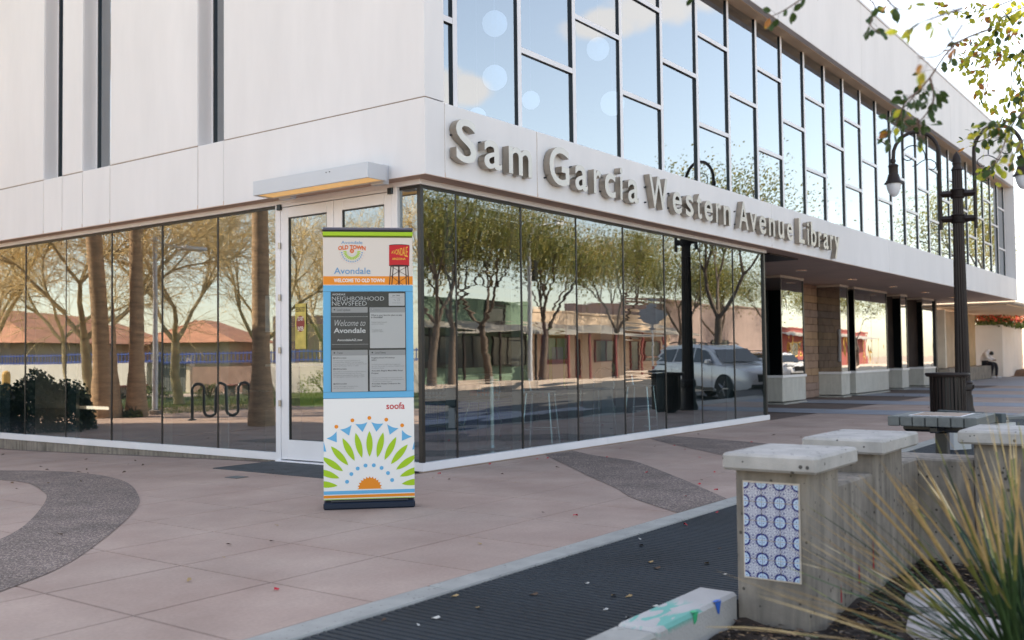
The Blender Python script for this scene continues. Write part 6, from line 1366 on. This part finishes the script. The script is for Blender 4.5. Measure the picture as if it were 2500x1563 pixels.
terra = mat('terracotta_roof', (.52, .235, .14), .85, var=.2, vscale=1.5, bump=.02, bscale=6)
house('long house with a terracotta tiled hip roof beyond the white park wall', -26.5, 57, 17, 8, 2.6, 4.7, RD(150), MT['tanwall'], terra); house('second terracotta roofed house mirrored right of the palms', -35.5, 51.5, 7, 6, 2.7, 4.3, RD(150), MT['tanwall'], terra)
house('plain dark brown flat roofed building mirrored above the bike rack', -43, 46, 12, 6, 3, 4.4, RD(150), MT['brick2'], terra, 'building', True); house('brown building mirrored at the far left of the park glass', -14, 55, 9, 6, 3, 3.9, RD(160), mat('orange_brown', (.40, .19, .10), .85), terra, 'building', True)
t = thing('timber_gate', 'tall grey timber slat gate with diagonal brace between posts', 'gate', (-21.5, 38, 0))
for i in range(12): MB().box(16.6+i*.16, 16.73+i*.16, -.12, -.06, -.1, 1.45).xform(wt).build('slat', MT['plank'], t)
MB().box(16.35, 16.56, -.2, .1, -.2, 1.6).xform(wt).build('post', MT['cream'], t); MB().box(18.7, 18.95, -.2, .1, -.2, 1.6).xform(wt).build('post', MT['cream'], t); b = MB(); b.tube([(16.7, -.16, .05), (18.5, -.16, 1.35)], .06, 4); b.xform(wt).build('brace', MT['plank'], t)
for i, (x, y) in enumerate(((-8.3, 31), (-9.6, 31.6), (-10.8, 31.2))): MB().lathe([(.16, 0), (.16, .95), (.12, 1.05), (.02, 1.1)], x, y, -.15, 12).build('bollard', mat('ochre_paint', (.6, .36, .10), .6) if i == 0 else bpy.data.materials['ochre_paint'], None, ('ochre bollard nearest the dark shrub', 'middle ochre bollard before the white wall', 'right hand ochre bollard before the white wall')[i], 'bollard', 'ochre bollards in the park')

# ------------------------------------------------------------------ shops across the road
grn = mat('sage_green_stucco', (.15, .23, .17), .85, var=.12, vscale=.8); corr = mat('corrugated_metal', (.50, .46, .42), .6, .3, var=.15, vscale=1); crm = mat('peach_stucco', (.66, .50, .38), .85, var=.1, vscale=.6); pnk = mat('pink_block', (.34, .25, .23), .9, var=.12, vscale=1.2); redt = mat('dark_red_trim', (.20, .03, .03), .6); shopg = mat('shop_glass', (.05, .06, .06), .15, var=.2)
def shop(lb, x0, x1, y, h, wm, tm_, wins, awn=None, par=.0):
    t = thing('shop_building', lb, 'building', ((x0+x1)/2, y, -.05)); MB().box(x0, x1, y-9, y, -.1, h).build('wall', wm, t); MB().box(x0-.05, x1+.05, y-9, y+.08, h, h+.18, .02).build('parapet_cap', wm, t)
    for (a, c, z0, z1) in wins:
        f = MB(); f.box(a, c, y+.0, y+.05, z0, z1); f = f.build('window', shopg, t); g_ = MB(); g_.box(a-.1, a, y, y+.1, z0-.1, z1+.1); g_.box(c, c+.1, y, y+.1, z0-.1, z1+.1); g_.box(a, c, y, y+.1, z1, z1+.1); g_.box(a, c, y, y+.1, z0-.1, z0)
        n = max(1, int((c-a)/1.0))
        for i in range(1, n): g_.box(a+(c-a)*i/n-.03, a+(c-a)*i/n+.03, y+.051, y+.09, z0, z1)
        g_.build('frame', tm_, f)
    if awn:
        a, c, zt, zb, d = awn; b = MB(); n = int((c-a)/.3)
        for i in range(n):
            xa, xb = a+(c-a)*i/n, a+(c-a)*(i+1)/n; xm = (xa+xb)/2; b.quad((xa, y+.05, zt), (xa, y+d, zb), (xm, y+d, zb+.07), (xm, y+.05, zt+.07)); b.quad((xm, y+.05, zt+.07), (xm, y+d, zb+.07), (xb, y+d, zb), (xb, y+.05, zt))
        b.build('awning', corr, t); b = MB()
        for i in range(int((c-a)/3)+1): b.box(a+i*3, a+i*3+.1, y+d-.2, y+d-.1, -.1, zb)
        b.build('awning_post', tm_, t)
    return t
shop('sage green shop with corrugated awning mirrored in the first street panes', 24, 38.4, -26, 4.2, grn, MT['bronze'], [(28.6, 31.4, .9, 2.3), (32.0, 34.4, .9, 2.3), (35.0, 37.8, .9, 2.3), (34.4, 36, 3.2, 4.0)], (24, 38.4, 3.1, 2.55, 2.2))
shop('peach shop with dark red window frames mirrored behind the stools', 38.6, 56, -26, 3.9, crm, redt, [(39.6, 42.2, 1.0, 2.3), (43.2, 44.2, .1, 2.3), (46.2, 48.8, 1.0, 2.3), (50.4, 51.5, .1, 2.3), (52.4, 54.6, 1.0, 2.2)], (38.6, 56, 3.15, 2.55, 2.6))
shop('pinkish block building mirrored behind the white car', 57, 86, -27, 5.2, pnk, MT['bronze'], [(60, 62, 1, 2.4), (66, 69, 1, 2.4)])
shop('low red and ochre shop mirrored in the arcade windows', 90, 120, -27, 3.8, mat('maroon_wall', (.25, .05, .045), .8), mat('ochre_trim', (.6, .38, .1), .7), [(93, 96, 1, 2.4), (100, 103, 1, 2.4)], (90, 120, 3.4, 3.0, 1.6))
t = thing('diamond_sign', 'grey back of a diamond road sign on a thin steel post', 'road sign', (24.3, -10.2, -.15)); MB().tube([(24.3, -10.2, -.15), (24.3, -10.2, 3.25)], .03, 8).build('post', MT['fixture'], t)
sn = Vector((-.8, .6, 0)).normalized(); sr = Vector((sn.y, -sn.x, 0)); c_ = Vector((24.3, -10.2, 2.74))+sn*.05; b = MB(); r5 = .53; P = [c_+sr*r5, c_+Vector((0, 0, r5)), c_-sr*r5, c_-Vector((0, 0, r5))]; b.poly(P); b.poly([p-sn*.01 for p in P][::-1]); b.build('sign_plate', mat('sign_back', (.42, .42, .44), .45, .4), t)
t = thing('signal_pole', 'grey traffic signal pole across the road with black signal head', 'signal pole', (33.2, -22.3, -.05)); MB().tube([(33.2, -22.3, -.05), (33.2, -22.3, 7.6)], [.13, .10], 12).build('pole', MT['fixture'], t, smooth=60); MB().box(33.4, 33.75, -22.4, -22.1, 5.2, 6.3, .03).build('signal_head', MT['black'], t)
b = MB(); b.tube([(33.2, -22.3, 7.5), (33.6, -22.0, 8.1), (34.6, -21.5, 8.3)], .05, 6); b.box(34.4, 35.1, -21.6, -21.4, 8.25, 8.35, .02); b.build('lamp_arm', MT['fixture'], t)
MB().prism([(0, 0), (1.0, .1), (1.2, .8), (.6, 1.1), (-.1, .8)], 0, 1).xform(lambda p: (57.5+p[0]*1.2, -23.8+p[1], -.1+p[2]*.9)).build('boulder', MT['tanwall'], None, 'squarish tan boulder on the far pavement', 'boulder')

# ------------------------------------------------------------------ parked cars
carp = {}
def carmat(nm, c, metal=.1):
    if nm not in carp:
        m = mat(nm, c, .22, metal, var=.01, spec=.6); m.node_tree.nodes['Principled BSDF'].inputs['Coat Weight'].default_value = .6; m.node_tree.nodes['Principled BSDF'].inputs['Coat Roughness'].default_value = .05; carp[nm] = m
    return carp[nm]
cgl = mat('car_glass', (.01, .014, .018), .04, var=.05, spec=.9); rub = mat('tyre_rubber', (.02, .02, .02), .8); rimm = mat('alloy_rim', (.28, .28, .3), .3, .7); ltm = mat('headlight_lens', (.6, .62, .65), .1, .2); rdm = mat('tail_light', (.4, .01, .01), .2)
def suv(lb, x, y, z, rz, paint, H_=1.78, L_=5.05):
    t = thing('parked_car', lb, 'car', (x, y, z), rz); hw = .98; s = L_/5.05; hh = H_/1.78      # nose towards +x
    st = [(-2.52, .48, .95, .80), (-2.46, .34, 1.10, .93), (-2.2, .30, 1.16, .97), (-1.5, .30, 1.16, .98), (0, .28, 1.14, .985), (1.0, .28, 1.12, .985), (1.35, .29, 1.08, .975), (2.0, .31, 1.02, .96), (2.35, .34, .94, .90), (2.5, .40, .80, .78), (2.53, .48, .66, .70)]
    def ring(X, zb, zt, w_):
        return [(X*s, -w_*.94, zb*hh), (X*s, -w_, (zb+.12)*hh), (X*s, -w_, (zb+(zt-zb)*.62)*hh), (X*s, -w_*.955, (zt-.03)*hh), (X*s, -w_*.80, zt*hh), (X*s, w_*.80, zt*hh), (X*s, w_*.955, (zt-.03)*hh), (X*s, w_, (zb+(zt-zb)*.62)*hh), (X*s, w_, (zb+.12)*hh), (X*s, w_*.94, zb*hh)]
    def loft(rings):
        b = MB(); n = len(rings[0])
        for r_ in rings: b.v += r_
        for i in range(len(rings)-1):
            for j in range(n): a = i*n+j; c = i*n+(j+1) % n; b.f.append((a, c, c+n, a+n)); b.m.append(0)
        b.f.append(tuple(range(n))); b.m.append(0); b.f.append(tuple(range((len(rings)-1)*n, len(rings)*n))[::-1]); b.m.append(0); b.f = [tuple(reversed(f)) for f in b.f]; return b
    body = loft([ring(*q) for q in st]).build('body', paint, t, local=True, smooth=38)
    gr = [(-2.44, 1.10, .80, 1.12, .86), (-2.25, 1.60, .70, 1.12, .90), (-2.05, 1.72, .68, 1.12, .90), (-.8, 1.76, .70, 1.12, .91), (.2, 1.73, .70, 1.11, .91), (.55, 1.62, .70, 1.10, .91), (1.25, 1.12, .78, 1.08, .90)]
    rg_ = [[(X*s, -wb, zb*hh), (X*s, -wt_, (zt-.05)*hh), (X*s, -wt_*.86, zt*hh), (X*s, wt_*.86, zt*hh), (X*s, wt_, (zt-.05)*hh), (X*s, wb, zb*hh)] for X, zt, wt_, zb, wb in gr]
    loft(rg_).build('cabin', paint, t, local=True, smooth=30)
    def sidew(p, nm='side_window'):
        for sg in (-1, 1):
            b = MB(); Q_ = []
            for X, z_ in p: k_ = (z_-1.12)/(1.70-1.12); Q_.append((X*s, sg*(.912+(.703-.912)*k_+.012), z_*hh))
            b.poly(Q_ if sg < 0 else Q_[::-1]); b.build(nm, cgl, t, local=True)
    sidew([(-2.12, 1.20), (-1.45, 1.18), (-1.35, 1.60), (-1.98, 1.58)]); sidew([(-1.36, 1.18), (-.36, 1.17), (-.36, 1.64), (-1.26, 1.61)]); sidew([(-.28, 1.17), (.92, 1.16), (.44, 1.56), (-.28, 1.64)])
    b = MB(); b.quad((.64*s, -.66, 1.57*hh), (1.20*s, -.78, 1.165*hh), (1.20*s, .78, 1.165*hh), (.64*s, .66, 1.57*hh)); b.xform(lambda p: (p[0]+.03, p[1], p[2]+.02)); b.build('windscreen', cgl, t, local=True)
    b = MB(); b.quad((-2.40*s, .74, 1.20*hh), (-2.27*s, .62, 1.55*hh), (-2.27*s, -.62, 1.55*hh), (-2.40*s, -.74, 1.20*hh)); b.xform(lambda p: (p[0]-.03, p[1], p[2])); b.build('rear_window', cgl, t, local=True)
    for sg in (-1, 1):
        for X in (-1.5, 1.52):
            a = MB(); n = 14; P_ = [(X*s+.46*cos(pi*i/n), sg*.988, .36+.46*sin(pi*i/n)) for i in range(n+1)]; a.poly(P_ if sg < 0 else P_[::-1]); P2 = [(p[0], sg*.99, p[2]) for p in P_]; a.build('wheel_arch', rub, t, local=True)
            wl_ = thing('wheel', None, None, (0, 0, 0)); wl_.parent = t; del_ = None
            b = MB(); b.lathe([(.2, -.11), (.34, -.11), (.37, -.08), (.37, .08), (.34, .11), (.2, .11)], 0, 0, 0, 24); b.xform(lambda p: (X*s+p[0], sg*.90+p[2], .37+p[1])); bpy.data.objects.remove(wl_); wh = b.build('wheel', rub, t, local=True, smooth=40)
            b = MB()
            for k in range(5):
                a_ = 2*pi*k/5; b.tube([(X*s, sg*1.005, .37), (X*s+.24*cos(a_), sg*1.0, .37+.24*sin(a_))], [.045, .03], 5)
            b.lathe([(.245, -.02), (.26, .0), (.245, .02), (.23, 0)], 0, 0, 0, 20); k_ = len(b.v)-80
            b.v = b.v[:k_]+[(X*s+p[0], sg*1.0+p[2]*.5, .37+p[1]) for p in b.v[k_:]]; b.build('rim', rimm, wh, local=True)
        b = MB(); b.box(2.2*s, 2.44*s, sg*.62-.2, sg*.62+.2, .76, .90, .04); b.build('headlight', ltm, t, local=True); b = MB(); b.box(-2.54*s, -2.36*s, sg*.8-.12, sg*.8+.12, .86, 1.08, .03); b.build('tail_light', rdm, t, local=True)
        b = MB(); b.tube([(-1.95*s, sg*.62, 1.78*hh), (-1.7*s, sg*.62, 1.83*hh), (.1, sg*.62, 1.80*hh), (.3, sg*.62, 1.74*hh)], .018, 6); b.build('roof_rail', MT['black'], t, local=True)
        b = MB(); b.box(.75, .95, sg*.98-.02 if sg > 0 else sg*.98-.16, sg*.98+.16 if sg > 0 else sg*.98+.02, 1.12, 1.28, .04); b.build('wing_mirror', paint, t, local=True)
        b = MB()
        for X in (-1.36, -.32, .95): b.box(X*s-.004, X*s+.004, sg*.9905-.002, sg*.9905+.002, .42, 1.06)
        b.box(-1.1, 1.0, sg*.991-.004, sg*.991+.004, .30*hh, .40*hh); b.build('door_seam', MT['black'], t, local=True)
        b = MB()
        for X in (-.55, .5): b.box(X*s-.1, X*s+.1, sg*1.0-.012, sg*1.0+.012, .93, .965, .008)
        b.build('door_handle', MT['alu'], t, local=True)
    b = MB(); b.box(2.46*s, 2.545*s, -.5, .5, .56, .80, .02); b.box(2.3*s, 2.55*s, -.75, .75, .36, .5, .03); b.build('grille', MT['black'], t, local=True)
    return t
suv('white sport utility car parked at an angle and mirrored in the far street panes', 22.0, -6.5, -.16, atan2(.89, -.45), carmat('white_car_paint', (.72, .71, .73)))
suv('copper brown car parked further along and mirrored in the first arcade window', 30.5, -7.6, -.16, atan2(.8, -.6), carmat('copper_car_paint', (.35, .15, .06), .5), 1.5, 4.5)
suv('white saloon car parked furthest along and mirrored in the wide arcade window', 40, -7.6, -.16, atan2(.8, -.6), carmat('white_car_paint', (.72, .71, .73)), 1.5, 4.6)
suv('second white car next along the kerb mirrored in the narrow arcade window', 35, -7.6, -.16, atan2(.8, -.6), carmat('white_car_paint', (.72, .71, .73)), 1.55, 4.6)
